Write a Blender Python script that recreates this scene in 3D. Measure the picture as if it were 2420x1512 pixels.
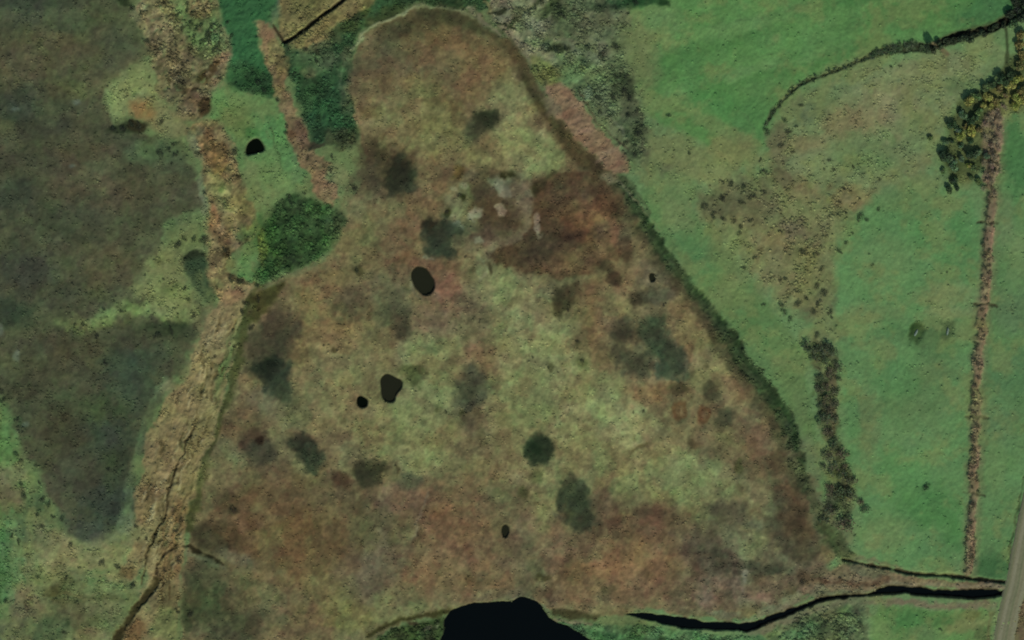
import bpy, math, random
import numpy as np
from mathutils import Vector

# ------------------------------------------------------------------ camera, light, exposure
for o in list(bpy.data.objects):
    bpy.data.objects.remove(o)
scene = bpy.context.scene
COL = scene.collection
M = 0.10583                      # metres per plan unit (the plan is 2419 x 1512 units)
CU, CV = 1209.5, 756.0
CAM_H = 1500.0
cam = bpy.data.cameras.new('camera')
cam.sensor_width = 36.0
cam.lens = 36.0 * CAM_H / (2419 * M)
cam.clip_start = 10.0
cam.clip_end = 12000.0
cam_o = bpy.data.objects.new('camera', cam)
cam_o.location = (0, 0, CAM_H)
cam_o.rotation_euler = (0, 0, 0)
COL.objects.link(cam_o)
scene.camera = cam_o

SUN_EL = math.radians(38)
SUN_X, SUN_Y = 0.42, -0.91       # the sun stands beyond the lower right of the view
world = bpy.data.worlds.new('World')
scene.world = world
world.use_nodes = True
wn = world.node_tree
sky = wn.nodes.new('ShaderNodeTexSky')
sky.sky_type = 'NISHITA'
sky.sun_disc = False
sky.sun_elevation = SUN_EL
sky.sun_rotation = math.atan2(SUN_X, SUN_Y)
bg = wn.nodes['Background']
wn.links.new(sky.outputs[0], bg.inputs[0])
bg.inputs[1].default_value = 0.10
sun = bpy.data.lights.new('sun', 'SUN')
sun.energy = 3.2
sun.angle = math.radians(0.6)
sun.color = (1.0, 0.95, 0.87)
sun_o = bpy.data.objects.new('sun', sun)
sd = Vector((SUN_X * math.cos(SUN_EL), SUN_Y * math.cos(SUN_EL), math.sin(SUN_EL)))
sun_o.rotation_euler = sd.to_track_quat('Z', 'Y').to_euler()
sun_o.location = (100, -200, 200)
COL.objects.link(sun_o)
scene.view_settings.view_transform = 'Standard'
scene.view_settings.look = 'None'
scene.view_settings.exposure = 0.75
scene.view_settings.gamma = 1.0
scene.view_settings.use_curve_mapping = False
scene.render.engine = 'CYCLES'
scene.cycles.filter_width = 1.9
scene.cycles.max_bounces = 4
KR, KG, KB = 1.41, 1.44, 1.62    # how bright a level surface of albedo 1 comes out, per channel

# ------------------------------------------------------------------ the plan grid
rng = np.random.default_rng(7)
random.seed(7)
STEP = 2.4
U0, V0, NU, NV = -120.0, -100.0, 1110, 716
ug = (U0 + STEP * np.arange(NU)).astype(np.float32)
vg = (V0 + STEP * np.arange(NV)).astype(np.float32)
UU, VV = np.meshgrid(ug, vg)


def noise(scale, seed, su=1.0, sv=1.0, rot=0.0, U=None, V=None):
    """smooth value noise, about -1..1; scale in plan units, stretched su, sv along a turned axis"""
    U = UU if U is None else U
    V = VV if V is None else V
    c, s = math.cos(rot), math.sin(rot)
    x = (U * c + V * s) / (scale * su) + 4096.3
    y = (-U * s + V * c) / (scale * sv) + 4096.7
    r = np.random.default_rng(seed)
    tab = r.random((256, 256), dtype=np.float32) * 2 - 1
    xi = np.floor(x).astype(np.int32); yi = np.floor(y).astype(np.int32)
    fx = (x - xi).astype(np.float32); fy = (y - yi).astype(np.float32)
    fx = fx * fx * (3 - 2 * fx); fy = fy * fy * (3 - 2 * fy)
    a = tab[yi & 255, xi & 255]; b = tab[yi & 255, (xi + 1) & 255]
    d = tab[(yi + 1) & 255, xi & 255]; e = tab[(yi + 1) & 255, (xi + 1) & 255]
    return (a + (b - a) * fx) * (1 - fy) + (d + (e - d) * fx) * fy


def fbm(scale, seed, octs=4, gain=0.55, **k):
    out = 0; amp = 1; tot = 0
    for i in range(octs):
        out = out + amp * noise(scale / 2.03 ** i, seed * 31 + i, rot=0.5 * i + k.get('rot', 0) if 'su' not in k else k.get('rot', 0),
                                **{q: w for q, w in k.items() if q in ('su', 'sv', 'U', 'V')})
        tot += amp; amp *= gain
    return out / tot * 1.6


NE1 = fbm(60, 1, 5)      # edge noise, coarse and fine
NE2 = fbm(16, 2, 3)
CAN = np.zeros((NV, NU, 3), np.float32)
HGT = np.zeros((NV, NU), np.float32)
REG = np.zeros((NV, NU), np.int8)
MOT = np.full((NV, NU), 0.06, np.float32)     # strength of the mottling
DEN = np.full((NV, NU), 0.15, np.float32)     # plants per unit, 0..1
DRK = np.full((NV, NU), 0.8, np.float32)      # plant colour against the ground colour
SIZ = np.full((NV, NU), 0.30, np.float32)     # plant radius in metres


def chaikin(p, closed, n=2):
    p = np.array(p, np.float64)
    for _ in range(n):
        if closed:
            q = np.roll(p, -1, 0)
            p = np.stack([p * .75 + q * .25, p * .25 + q * .75], 1).reshape(-1, p.shape[1])
        else:
            a, b = p[:-1], p[1:]
            m = np.stack([a * .75 + b * .25, a * .25 + b * .75], 1).reshape(-1, p.shape[1])
            p = np.vstack([p[:1], m, p[-1:]])
    return p


def box(u0, v0, u1, v1, mg):
    i0 = int(max(0, (u0 - mg - U0) // STEP)); i1 = int(min(NU, (u1 + mg - U0) // STEP + 2))
    j0 = int(max(0, (v0 - mg - V0) // STEP)); j1 = int(min(NV, (v1 + mg - V0) // STEP + 2))
    return slice(j0, max(j1, j0 + 1)), slice(i0, max(i1, i0 + 1))


def sdf(pts, U, V):
    d = np.full(U.shape, 1e9, np.float32); ins = np.zeros(U.shape, bool)
    for (x0, y0), (x1, y1) in zip(pts, np.roll(pts, -1, 0)):
        ex, ey = x1 - x0, y1 - y0
        wx, wy = U - x0, V - y0
        t = np.clip((wx * ex + wy * ey) / max(ex * ex + ey * ey, 1e-6), 0, 1)
        d = np.minimum(d, (wx - ex * t) ** 2 + (wy - ey * t) ** 2)
        if abs(ey) > 1e-9:
            c = ((V >= y0) != (V >= y1)) & (U < x0 + (V - y0) * ex / ey)
            ins ^= c
    d = np.sqrt(d)
    return np.where(ins, -d, d)


def smooth(x):
    x = np.clip(x, 0, 1)
    return x * x * (3 - 2 * x)


def put(sl, a, col, mot, den, drk, siz, region, dz):
    a3 = a[..., None]
    if col is not None:
        CAN[sl] = CAN[sl] * (1 - a3) + np.array(col, np.float32) * a3
    for arr, v in ((MOT, mot), (DEN, den), (DRK, drk), (SIZ, siz)):
        if v is not None:
            arr[sl] = arr[sl] * (1 - a) + v * a
    if region is not None:
        REG[sl] = np.where(a > 0.5, region, REG[sl])
    if dz:
        HGT[sl] += dz * a


def poly(pts, col, soft=14, edge=10, alpha=1.0, mot=None, den=None, drk=None, siz=None, region=None, dz=0, ch=2):
    p = chaikin(pts, True, ch)
    sl = box(p[:, 0].min(), p[:, 1].min(), p[:, 0].max(), p[:, 1].max(), soft + edge * 2.2 + 10)
    u, v = UU[sl], VV[sl]
    k = 3
    if u.shape[0] > 90 and u.shape[1] > 90 and soft > 5:
        uc, vc = u[::k, ::k], v[::k, ::k]
        dc = sdf(p, uc, vc)
        ju = np.clip((u[0] - uc[0, 0]) / (STEP * k), 0, uc.shape[1] - 1.001)
        jv = np.clip((v[:, 0] - vc[0, 0]) / (STEP * k), 0, uc.shape[0] - 1.001)
        iu, iv = ju.astype(int), jv.astype(int)
        fu, fv = (ju - iu)[None, :], (jv - iv)[:, None]
        d = (dc[iv][:, iu] * (1 - fu) + dc[iv][:, iu + 1] * fu) * (1 - fv) + \
            (dc[iv + 1][:, iu] * (1 - fu) + dc[iv + 1][:, iu + 1] * fu) * fv
    else:
        d = sdf(p, u, v)
    d = d + edge * (NE1[sl] * 0.9 + NE2[sl] * 0.45)
    put(sl, smooth(0.5 - d / max(soft, 1)) * alpha, col, mot, den, drk, siz, region, dz)


def blob(u, v, ru, rv, col, rot=0, soft=0.5, edge=0.22, alpha=1.0, dz=0, **k):
    m = max(ru, rv) * 1.6
    sl = box(u, v, u, v, m)
    x, y = UU[sl] - u, VV[sl] - v
    c, s = math.cos(math.radians(rot)), math.sin(math.radians(rot))
    r = np.sqrt(((x * c + y * s) / ru) ** 2 + ((-x * s + y * c) / rv) ** 2)
    r = r + edge * (NE2[sl] * 0.7 + NE1[sl] * 0.6)
    a = smooth((1 - r) / soft + 0.5) * alpha
    put(sl, a, col, k.get('mot'), k.get('den'), k.get('drk'), k.get('siz'), k.get('region'), dz)


def line(pts, w, col, soft=4, alpha=1.0, dz=0, edge=1.5, gap=0.0, **k):
    """stroke; a point may carry its own width as a third value"""
    p = chaikin([(q[0], q[1], q[2] if len(q) > 2 else w) for q in pts], False, 2)
    mg = p[:, 2].max() + soft + edge * 3 + 4
    sl = box(p[:, 0].min(), p[:, 1].min(), p[:, 0].max(), p[:, 1].max(), mg)
    U, V = UU[sl], VV[sl]
    D = np.full(U.shape, 1e6, np.float32)
    for a, b in zip(p[:-1], p[1:]):
        s2 = box(min(a[0], b[0]), min(a[1], b[1]), max(a[0], b[0]), max(a[1], b[1]), mg)
        lo = (slice(s2[0].start - sl[0].start, s2[0].stop - sl[0].start), slice(s2[1].start - sl[1].start, s2[1].stop - sl[1].start))
        u, v = UU[s2], VV[s2]
        ex, ey = b[0] - a[0], b[1] - a[1]
        t = np.clip(((u - a[0]) * ex + (v - a[1]) * ey) / max(ex * ex + ey * ey, 1e-6), 0, 1)
        dd = np.hypot(u - a[0] - ex * t, v - a[1] - ey * t) - 0.5 * (a[2] + (b[2] - a[2]) * t)
        if D[lo].shape == dd.shape:
            D[lo] = np.minimum(D[lo], dd)
    D = D + edge * (NE2[sl] + 0.6 * NE1[sl])
    a = smooth(0.5 - D / soft) * alpha
    if gap:
        a = a * smooth(0.5 + (noise(14, 91)[sl] + 0.6 - gap) * 2)
    put(sl, a, col, k.get('mot'), k.get('den'), k.get('drk'), k.get('siz'), k.get('region'), dz)


def T(c, r, x, y):
    """a point read in one tile of the photograph, as plan units"""
    return (x / 3.0 + 604.8 * c, y / 3.0 + 503.7 * r)


def TL(c, r, *pts):
    return [T(c, r, x, y) + tuple(w) for x, y, *w in pts]


HEATH, BOG, PAST, ROUGH, MARSH, REED = 0, 1, 2, 3, 4, 5
#PAINT_BEGIN
# ------------------------------------------------------------------ ground cover
CAN[:] = (88, 108, 70); REG[:] = ROUGH
# rough pasture to the right, then the fields
poly([(1400, -150), (2600, -150), (2600, 1700), (1400, 1700)], (88, 118, 78), 20, 10, mot=.06, den=.10, region=ROUGH)
# north-east pasture
NEF = [(1490, -150), (2600, -150), (2600, -40), (2419, 10), (2360, 55), (2260, 88), (2200, 106), (2100, 118), (2000, 150), (1900, 200),
       (1850, 250), (1815, 300), (1790, 380), (1740, 400), (1680, 350), (1600, 310), (1540, 290), (1500, 180), (1462, 120), (1480, 60)]
poly(NEF, (76, 117, 68), 16, 8, mot=.06, den=.05, region=PAST)
for q in ((1760, 60, 160, 16, -14, (84, 122, 74)), (1950, 130, 150, 14, -14, (84, 121, 74)), (1700, 190, 170, 15, -18, (86, 122, 76)),
          (2000, 40, 200, 15, -14, (78, 120, 70)), (1850, 170, 170, 12, -14, (68, 110, 62)), (1640, 130, 90, 30, -15, (70, 113, 65)),
          (1710, 245, 90, 36, 35, (66, 114, 64)), (1720, 100, 170, 12, -14, (68, 110, 62)), (2180, 20, 180, 25, -12, (68, 110, 62)), (1560, 60, 50, 60, 0, (88, 120, 76)),
          (1780, 300, 60, 60, 0, (70, 112, 66)), (2350, 20, 90, 30, -12, (56, 98, 60)), (2050, 100, 120, 9, -17, (70, 112, 64)), (2000, 5, 160, 14, -12, (64, 106, 60))):
    blob(*q[:4], q[5], rot=q[4], soft=1.1, alpha=.8, edge=.4)
poly([(1480, 60), (1530, 40), (1560, 90), (1530, 130), (1540, 180), (1500, 190), (1460, 130)], (104, 114, 74), 30, 14, .75)
poly([(1520, 290), (1600, 320), (1700, 350), (1760, 390), (1740, 420), (1650, 440), (1540, 430), (1500, 380)], (98, 112, 74), 40, 16, .9, den=.3, drk=.7)
blob(1740, 352, 60, 40, (108, 112, 74), rot=20, soft=.9, alpha=.8)
blob(1690, 300, 70, 18, (90, 112, 72), rot=25, soft=.9, alpha=.7)
# rough pasture between the hedge and the trees
poly([(1860, 250), (1910, 210), (2000, 170), (2100, 140), (2240, 125), (2370, 90), (2370, 160), (2300, 200), (2230, 280), (2220, 360), (2160, 430),
      (2000, 470), (1850, 440), (1820, 380), (1840, 300)], (98, 115, 80), 24, 12, mot=.07, den=.28, drk=.72)
for q in ((2110, 235, 60, 60, 0, (108, 114, 84)), (2040, 280, 50, 40, 0, (106, 108, 78)), (1990, 300, 60, 40, 0, (104, 104, 74)), (2250, 160, 80, 30, -10, (104, 118, 84)), (2140, 180, 90, 18, -15, (106, 120, 82)),
          (1900, 260, 45, 40, -40, (78, 98, 70)), (1990, 205, 90, 20, -25, (84, 106, 72)), (2060, 400, 90, 40, 0, (98, 116, 78)), (2030, 360, 80, 40, 0, (88, 114, 74)),
          (2270, 200, 45, 22, 0, (82, 106, 70)), (2180, 330, 60, 40, 0, (92, 116, 78)), (2230, 150, 10, 22, 0, (92, 100, 70)), (1900, 340, 60, 24, 0, (104, 106, 74)), (2330, 125, 36, 40, 0, (92, 118, 78)),
          (2150, 300, 70, 30, -20, (100, 118, 80))):
    blob(*q[:4], q[5], rot=q[4], soft=1.0, alpha=.75, edge=.4)
# tan scrub belt
poly([(1640, 480), (1700, 430), (1780, 400), (1850, 400), (1960, 430), (2060, 450), (2050, 500), (1990, 540), (1960, 620), (1965, 740), (1900, 760),
      (1830, 700), (1760, 620), (1700, 560), (1640, 530)], (98, 109, 74), 50, 26, mot=.09, den=.42, drk=.62, siz=.38)
for q in ((1700, 490, 50, 30, -20, (82, 88, 62)), (1790, 470, 50, 34, 10, (80, 84, 60)), (1890, 450, 60, 26, 0, (102, 104, 72)), (1830, 590, 70, 60, 0, (106, 104, 72)), (1880, 540, 40, 26, 20, (86, 86, 66)),
          (1920, 620, 26, 60, 10, (96, 92, 64)), (1920, 720, 34, 40, 0, (82, 88, 64)), (1870, 670, 40, 30, 0, (104, 100, 70)), (2010, 470, 50, 26, 0, (104, 104, 72)), (1700, 600, 70, 60, 40, (94, 112, 72)),
          (1840, 420, 26, 30, 0, (84, 86, 62)), (1840, 330, 26, 50, 0, (88, 90, 66)), (1760, 520, 40, 20, 0, (98, 100, 66))):
    blob(*q[:4], q[5], rot=q[4], soft=.9, alpha=.8, edge=.45)
# long green slope east of the bog bank and the field east of the bush line
poly([(1500, 440), (1600, 440), (1660, 540), (1760, 640), (1850, 760), (1910, 860), (1920, 1000), (1960, 1180), (1960, 1250), (1900, 1130), (1860, 990),
      (1790, 880), (1700, 750), (1600, 620), (1530, 530)], (80, 112, 70), 18, 8, mot=.05, den=.12, region=PAST)
for q in ((1640, 590, 60, 26, 50, (72, 112, 70)), (1800, 780, 100, 30, 52, (76, 112, 68)), (1880, 960, 30, 110, -12, (84, 108, 68)), (1720, 620, 60, 30, 50, (90, 108, 70)), (1590, 500, 60, 30, 45, (94, 112, 74)),
          (1910, 1120, 30, 90, -8, (82, 98, 70)), (1600, 440, 60, 25, 40, (88, 112, 72)), (1860, 850, 40, 60, -20, (84, 110, 68))):
    blob(*q[:4], q[5], rot=q[4], soft=1.0, alpha=.75, edge=.35)
SEF = [(2060, 460), (2200, 440), (2320, 440), (2300, 800), (2290, 1100), (2275, 1345), (2150, 1345), (2020, 1320), (2040, 1220), (2010, 1130), (1990, 1000),
       (1985, 850), (1970, 700), (1980, 560)]
poly(SEF, (82, 121, 77), 26, 8, mot=.05, den=.07, region=PAST)
for q in ((2180, 520, 90, 50, 0, (78, 120, 76)), (2090, 620, 70, 50, 0, (88, 120, 78)), (2240, 560, 60, 70, 0, (72, 117, 72)), (2240, 700, 80, 26, 0, (98, 118, 80)), (2060, 740, 60, 26, 0, (94, 118, 78)),
          (2100, 790, 120, 14, -8, (70, 108, 68)), (2230, 800, 70, 50, 0, (76, 108, 70)), (2190, 1200, 70, 55, 0, (66, 112, 64)), (2150, 1050, 80, 60, 0, (88, 124, 80)), (2050, 1000, 26, 90, 0, (90, 112, 74)),
          (2170, 960, 90, 50, 0, (82, 112, 72)), (2090, 1260, 60, 40, 0, (92, 118, 76)), (2220, 1290, 60, 40, 0, (76, 116, 74)), (2130, 1120, 60, 60, 0, (76, 120, 72)), (2060, 850, 40, 60, 0, (84, 118, 76)),
          (2200, 880, 60, 26, 0, (86, 112, 74)), (2120, 900, 50, 40, 0, (74, 116, 72)), (2250, 1240, 26, 60, 0, (66, 110, 64))):
    blob(*q[:4], q[5], rot=q[4], soft=1.1, alpha=.8, edge=.4)
blob(2170, 480, 90, 30, (86, 108, 70), soft=1, alpha=.6); blob(2250, 740, 60, 16, (104, 118, 84), soft=1, alpha=.6)
# strip right of the hedge bank
poly([(2365, 250), (2600, 250), (2600, 1700), (2400, 1400), (2385, 1380), (2300, 1370), (2310, 1100), (2330, 800), (2350, 450)], (80, 116, 74), 16, 5, mot=.05, den=.08, region=PAST)
for q in ((2400, 380, 40, 90, 0, (60, 104, 62)), (2400, 600, 30, 60, 0, (92, 118, 78)), (2390, 740, 50, 50, 0, (76, 104, 72)), (2380, 880, 50, 60, 0, (72, 108, 72)), (2360, 1000, 40, 60, 0, (82, 114, 78)),
          (2350, 1100, 30, 60, 0, (90, 120, 78)), (2370, 520, 20, 60, 0, (88, 112, 76)), (2345, 1340, 36, 30, 0, (50, 86, 52))):
    blob(*q[:4], q[5], rot=q[4], soft=1.0, alpha=.8, edge=.35)
# hedge bank
HB = [(2372, 240), (2362, 290), (2352, 350), (2346, 430), (2340, 520), (2334, 600), (2330, 690), (2324, 740), (2318, 800), (2312, 880), (2310, 980), (2305, 1080), (2300, 1180), (2295, 1260), (2290, 1350)]
line(HB, 40, (92, 98, 70), 16, .5, edge=3)
line([(a - 2, b) for a, b in HB], 20, (104, 98, 76), 10, mot=.10, den=.85, drk=.5, siz=.38, edge=3, dz=.55)
line([(a + 3, b) for a, b in HB], 5, (112, 98, 78), 5, .8, edge=2)
for a, b in ((2332, 525), (2328, 722), (2306, 985), (2297, 1168)):
    line([(a - 22, b - 2), (a, b), (a + 26, b + 3)], 5, (48, 52, 34), 5, .9, dz=-.25)

poly([(2225, 340), (2250, 260), (2320, 200), (2380, 160), (2419, 120), (2500, 100), (2500, 270), (2380, 265), (2340, 280), (2320, 420), (2250, 440)], (60, 72, 42), 26, 12, .85, den=.6, drk=.6)
blob(2370, 225, 50, 30, (92, 92, 48), rot=-30, soft=1, alpha=.7)
poly([(2316, 300), (2340, 260), (2372, 262), (2358, 440), (2330, 440), (2322, 380)], (104, 96, 78), 14, 7, .9, den=.5, drk=.6)
# north marsh between the bog and the pasture
poly([(1150, -150), (1500, -150), (1490, 40), (1462, 120), (1500, 180), (1530, 290), (1520, 390), (1490, 410), (1440, 310), (1350, 200), (1290, 190), (1240, 150), (1200, 95),
      (1140, 40)], (88, 98, 70), 34, 12, mot=.10, den=.55, drk=.6, siz=.36, region=MARSH)
for q in ((1440, 60, 50, 60, -20, (76, 82, 60)), (1500, 2, 70, 16, -8, (22, 52, 28)), (1570, 4, 14, 11, 0, (18, 44, 20)), (1470, 220, 30, 52, -10, (66, 74, 52)), (1420, 230, 30, 60, -40, (86, 98, 74)),
          (1500, 300, 26, 60, -20, (76, 82, 62)), (1350, 170, 50, 36, 0, (84, 96, 62)), (1400, 250, 16, 50, -40, (72, 86, 62)), (1385, 130, 60, 14, 25, (92, 100, 80)), (1320, 115, 28, 8, 5, (40, 46, 30)), (1290, 130, 40, 14, 40, (98, 100, 76)),
          (1270, 60, 40, 24, 0, (92, 96, 76)), (1370, 55, 40, 40, 30, (82, 92, 66)), (1300, 20, 50, 8, -45, (56, 68, 42)), (1255, 30, 26, 30, 0, (90, 98, 70)), (1440, 100, 40, 40, 0, (84, 88, 70)),
          (1340, 140, 20, 10, 0, (96, 104, 78)), (1300, 170, 22, 16, 0, (104, 100, 66)), (1450, 375, 30, 20, 0, (84, 96, 68)), (1240, -10, 60, 20, 0, (108, 102, 84))):
    blob(*q[:4], q[5], rot=q[4], soft=.8, alpha=.85, edge=.4)
# wet dark green marsh left of the round top
poly([(655, 95), (760, 60), (830, 20), (900, -10), (900, -150), (1200, -150), (1160, 30), (1080, 20), (1000, 8), (920, 25), (865, 62), (835, 110), (828, 200), (838, 300), (850, 350),
      (780, 350), (735, 330), (705, 270), (685, 200)], (46, 70, 44), 16, 9, mot=.11, den=.6, drk=.62, siz=.34, region=MARSH)
for q in ((740, 130, 50, 50, 0, (66, 80, 56)), (760, 100, 70, 14, -15, (72, 80, 54)), (770, 200, 50, 30, 0, (38, 62, 38)), (780, 270, 50, 50, 0, (40, 70, 44)), (770, 320, 40, 26, 0, (36, 60, 38)), (900, 40, 70, 20, -30, (40, 56, 30)),
          (1050, 5, 90, 10, 4, (38, 58, 34)), (815, 130, 12, 20, 0, (72, 84, 58)), (820, 235, 16, 40, 0, (62, 76, 54)), (805, 330, 40, 24, 0, (58, 64, 44)), (850, 20, 40, 20, -20, (52, 62, 32)),
          (725, 175, 18, 12, 0, (84, 90, 62)), (830, 60, 40, 16, -35, (46, 56, 32))):
    blob(*q[:4], q[5], rot=q[4], soft=.8, alpha=.85, edge=.4)
# tan meadow with the drain at the top
poly([(640, -150), (960, -150), (870, 5), (800, 50), (735, 92), (690, 100), (664, 100), (655, 60), (650, 20)], (104, 98, 64), 9, 5, mot=.08, den=.4, drk=.65, region=REED)
blob(700, 20, 34, 40, (98, 94, 62), soft=1); blob(690, 70, 24, 22, (110, 106, 68), soft=1, alpha=.8); blob(740, 90, 50, 10, (104, 100, 66), rot=-20, soft=.8)
line([(880, 0), (830, 30), (790, 52), (730, 95)], 20, (104, 94, 62), 8, .8)
blob(628, 20, 30, 40, (62, 84, 66), soft=.9)
poly([(1150, 20), (1180, -20), (1260, -40), (1240, 20), (1210, 50), (1260, 110), (1290, 150), (1240, 150), (1190, 80)], (112, 104, 84), 12, 7, .85)
# ---- the dark heath on the left
HE = [(-200, -150), (322, -150), (318, 20), (340, 60), (350, 130), (300, 170), (255, 195), (245, 245), (265, 285), (330, 308), (400, 340), (440, 360), (468, 430), (480, 505),
      (430, 530), (390, 570), (350, 640), (335, 690), (420, 700), (490, 720), (470, 780), (445, 860), (400, 920), (350, 1000), (325, 1080), (312, 1180), (300, 1225), (240, 1275), (180, 1300),
      (135, 1230), (110, 1160), (85, 1110), (50, 1050), (25, 980), (-10, 930), (-200, 900)]
poly(HE, (71, 72, 51), 30, 18, mot=.10, den=.5, drk=.72, siz=.30, region=HEATH)
for q in ((90, 20, 110, 60, 0, (66, 72, 52)), (250, 60, 90, 60, 0, (76, 80, 54)), (100, 120, 120, 50, -5, (84, 78, 54)), (50, 250, 60, 40, 0, (54, 60, 46)), (160, 230, 60, 26, -20, (62, 66, 46)), (110, 300, 70, 20, -8, (60, 62, 46)),
          (60, 400, 90, 50, 0, (66, 64, 48)), (200, 200, 70, 30, -10, (82, 82, 54)), (240, 460, 100, 50, 0, (80, 72, 52)), (150, 520, 100, 50, -10, (62, 66, 48)), (60, 640, 70, 50, 0, (58, 60, 48)), (260, 630, 70, 60, 0, (82, 78, 54)),
          (20, 740, 60, 40, 0, (48, 58, 42)), (320, 560, 50, 40, 0, (76, 76, 54)), (360, 420, 60, 60, 0, (72, 70, 50)), (200, 360, 90, 26, -5, (72, 66, 48)), (180, 820, 60, 40, 0, (72, 68, 46)), (80, 900, 70, 50, 0, (66, 66, 46)),
          (340, 830, 60, 50, 0, (60, 66, 48)), (300, 870, 60, 60, 0, (56, 65, 49)), (320, 930, 60, 60, 0, (56, 65, 48)), (200, 980, 110, 50, 0, (60, 68, 44)), (250, 1040, 80, 50, 0, (54, 62, 48)), (140, 1020, 60, 60, 0, (68, 66, 46)),
          (260, 1180, 70, 90, 0, (52, 60, 48)), (180, 1120, 60, 50, 0, (68, 68, 50)), (280, 1110, 40, 50, 0, (58, 66, 44)), (220, 1260, 50, 40, 0, (62, 68, 54)), (60, 5, 60, 20, 0, (50, 56, 44)), (165, 60, 50, 20, 0, (68, 76, 52)),
          (30, 460, 50, 40, 0, (56, 62, 46)), (120, 700, 80, 26, 0, (64, 66, 48)), (300, 330, 60, 16, 0, (62, 66, 46)), (380, 380, 60, 26, 20, (70, 78, 54)), (290, 100, 40, 50, 0, (70, 74, 52)),
          (240, 770, 50, 14, -8, (78, 78, 50)), (40, 150, 50, 40, 0, (80, 74, 54)), (160, 420, 50, 26, 0, (76, 72, 52)), (90, 560, 50, 26, 0, (72, 74, 54))):
    blob(*q[:4], q[5], rot=q[4], soft=1.0, alpha=.85, edge=.4)
# pale grass patch and its orange side
poly([(330, 145), (262, 188), (250, 235), (262, 280), (300, 275), (350, 265), (395, 250), (380, 190), (358, 155)], (106, 122, 80), 16, 9, mot=.08, den=.45, drk=.62, region=ROUGH)
poly([(300, 240), (350, 230), (400, 250), (440, 290), (445, 320), (400, 320), (340, 300)], (108, 108, 74), 22, 9, .9, den=.55, drk=.6)
blob(335, 262, 32, 20, (120, 100, 64), rot=15, soft=.9, alpha=.85); blob(400, 290, 40, 26, (104, 112, 78), rot=35, soft=.9, alpha=.8)
poly([(340, 330), (420, 330), (450, 370), (430, 400), (380, 390), (300, 380), (290, 350)], (70, 84, 56), 26, 10, .7, den=.6)
blob(300, 305, 46, 15, (40, 48, 30), rot=-8, soft=.6); blob(320, 300, 22, 13, (38, 38, 22), soft=.6)
for q in ((36, 256, 10, 5), (170, 388, 8, 6), (2, 782, 9, 14), (40, 840, 6, 14), (180, 240, 12, 5), (60, 1000, 8, 8)):
    blob(*q, (100, 108, 92), soft=1, alpha=.6)
# pale streak across the heath
line([(130, 760, 16), (200, 770, 34), (260, 745, 40), (330, 722, 40), (400, 740, 50), (460, 760, 40)], 40, (98, 106, 66), 24, .85, edge=9, mot=.16, den=.7, drk=.5, siz=.34)
poly([(370, 580), (430, 560), (445, 620), (440, 700), (480, 730), (460, 780), (420, 760), (340, 720), (300, 690), (350, 640)], (104, 116, 76), 26, 12, .9, mot=.10, den=.5, drk=.6, region=ROUGH)
poly([(380, 520), (440, 500), (492, 500), (492, 570), (440, 600), (400, 590), (385, 560)], (88, 106, 68), 20, 10, .8, den=.5, drk=.6)
blob(390, 780, 60, 18, (46, 56, 36), rot=0, soft=.7, alpha=.9); blob(330, 800, 60, 22, (62, 60, 44), rot=-12, soft=.9, alpha=.8); blob(440, 790, 30, 20, (58, 64, 44), soft=.8, alpha=.7)
poly([(438, 600), (490, 600), (505, 690), (515, 715), (480, 720), (455, 670), (438, 640)], (52, 70, 46), 12, 6, .9, den=.4)
poly([(300, 1180), (320, 1230), (300, 1290), (240, 1290), (260, 1260), (290, 1230)], (98, 114, 84), 12, 8, .85)
line([(390, 900), (350, 960), (325, 1060), (305, 1150), (300, 1220), (250, 1280)], 18, (84, 98, 68), 14, .75, edge=7)
# south-west corner
poly([(-200, 930), (15, 960), (40, 1040), (70, 1120), (100, 1180), (140, 1240), (190, 1300), (260, 1290), (330, 1250), (350, 1340), (290, 1480), (250, 1700), (-200, 1700)], (99, 111, 75), 20, 10, mot=.11, den=.35, drk=.7, region=ROUGH)
for q in ((5, 1030, 36, 70, -10, (76, 116, 68)), (65, 1150, 30, 50, -25, (78, 110, 66)), (15, 1180, 40, 40, 0, (88, 88, 66)), (30, 1120, 40, 22, 0, (104, 112, 80)), (30, 1210, 50, 12, 0, (76, 90, 60)), (15, 1270, 50, 50, 0, (76, 122, 74)),
          (0, 1370, 30, 130, 0, (64, 104, 62)), (30, 1340, 14, 90, 5, (78, 110, 72)), (50, 1310, 40, 60, 0, (84, 110, 72)), (70, 1360, 16, 80, 0, (84, 96, 64)), (150, 1330, 50, 24, 10, (114, 116, 78)), (240, 1310, 50, 30, 0, (108, 114, 80)), (110, 1280, 40, 26, 20, (92, 98, 70)),
          (240, 1370, 60, 30, 8, (76, 106, 66)), (290, 1360, 40, 26, 0, (104, 104, 72)), (150, 1400, 60, 26, 0, (78, 82, 52)), (120, 1400, 26, 16, 0, (72, 76, 44)), (250, 1415, 80, 8, 0, (70, 82, 50)), (230, 1390, 80, 12, 0, (92, 112, 72)), (260, 1450, 50, 36, 0, (84, 96, 64)),
          (160, 1470, 60, 40, 0, (78, 86, 58)), (60, 1430, 40, 50, 20, (98, 98, 72)), (30, 1490, 60, 30, 0, (64, 72, 56)), (110, 1490, 50, 30, 0, (68, 88, 58)), (210, 1500, 40, 14, 0, (98, 94, 66)), (90, 1200, 26, 26, 0, (62, 86, 56)),
          (340, 1350, 16, 30, 0, (84, 108, 72)), (130, 1230, 30, 20, 30, (70, 92, 62)), (170, 1290, 40, 14, 30, (104, 110, 78)), (180, 1350, 60, 8, 12, (98, 112, 76)), (310, 1400, 40, 16, 0, (92, 108, 72)), (60, 1250, 30, 30, 0, (70, 90, 62))):
    blob(*q[:4], q[5], rot=q[4], soft=.9, alpha=.85, edge=.4)
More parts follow.
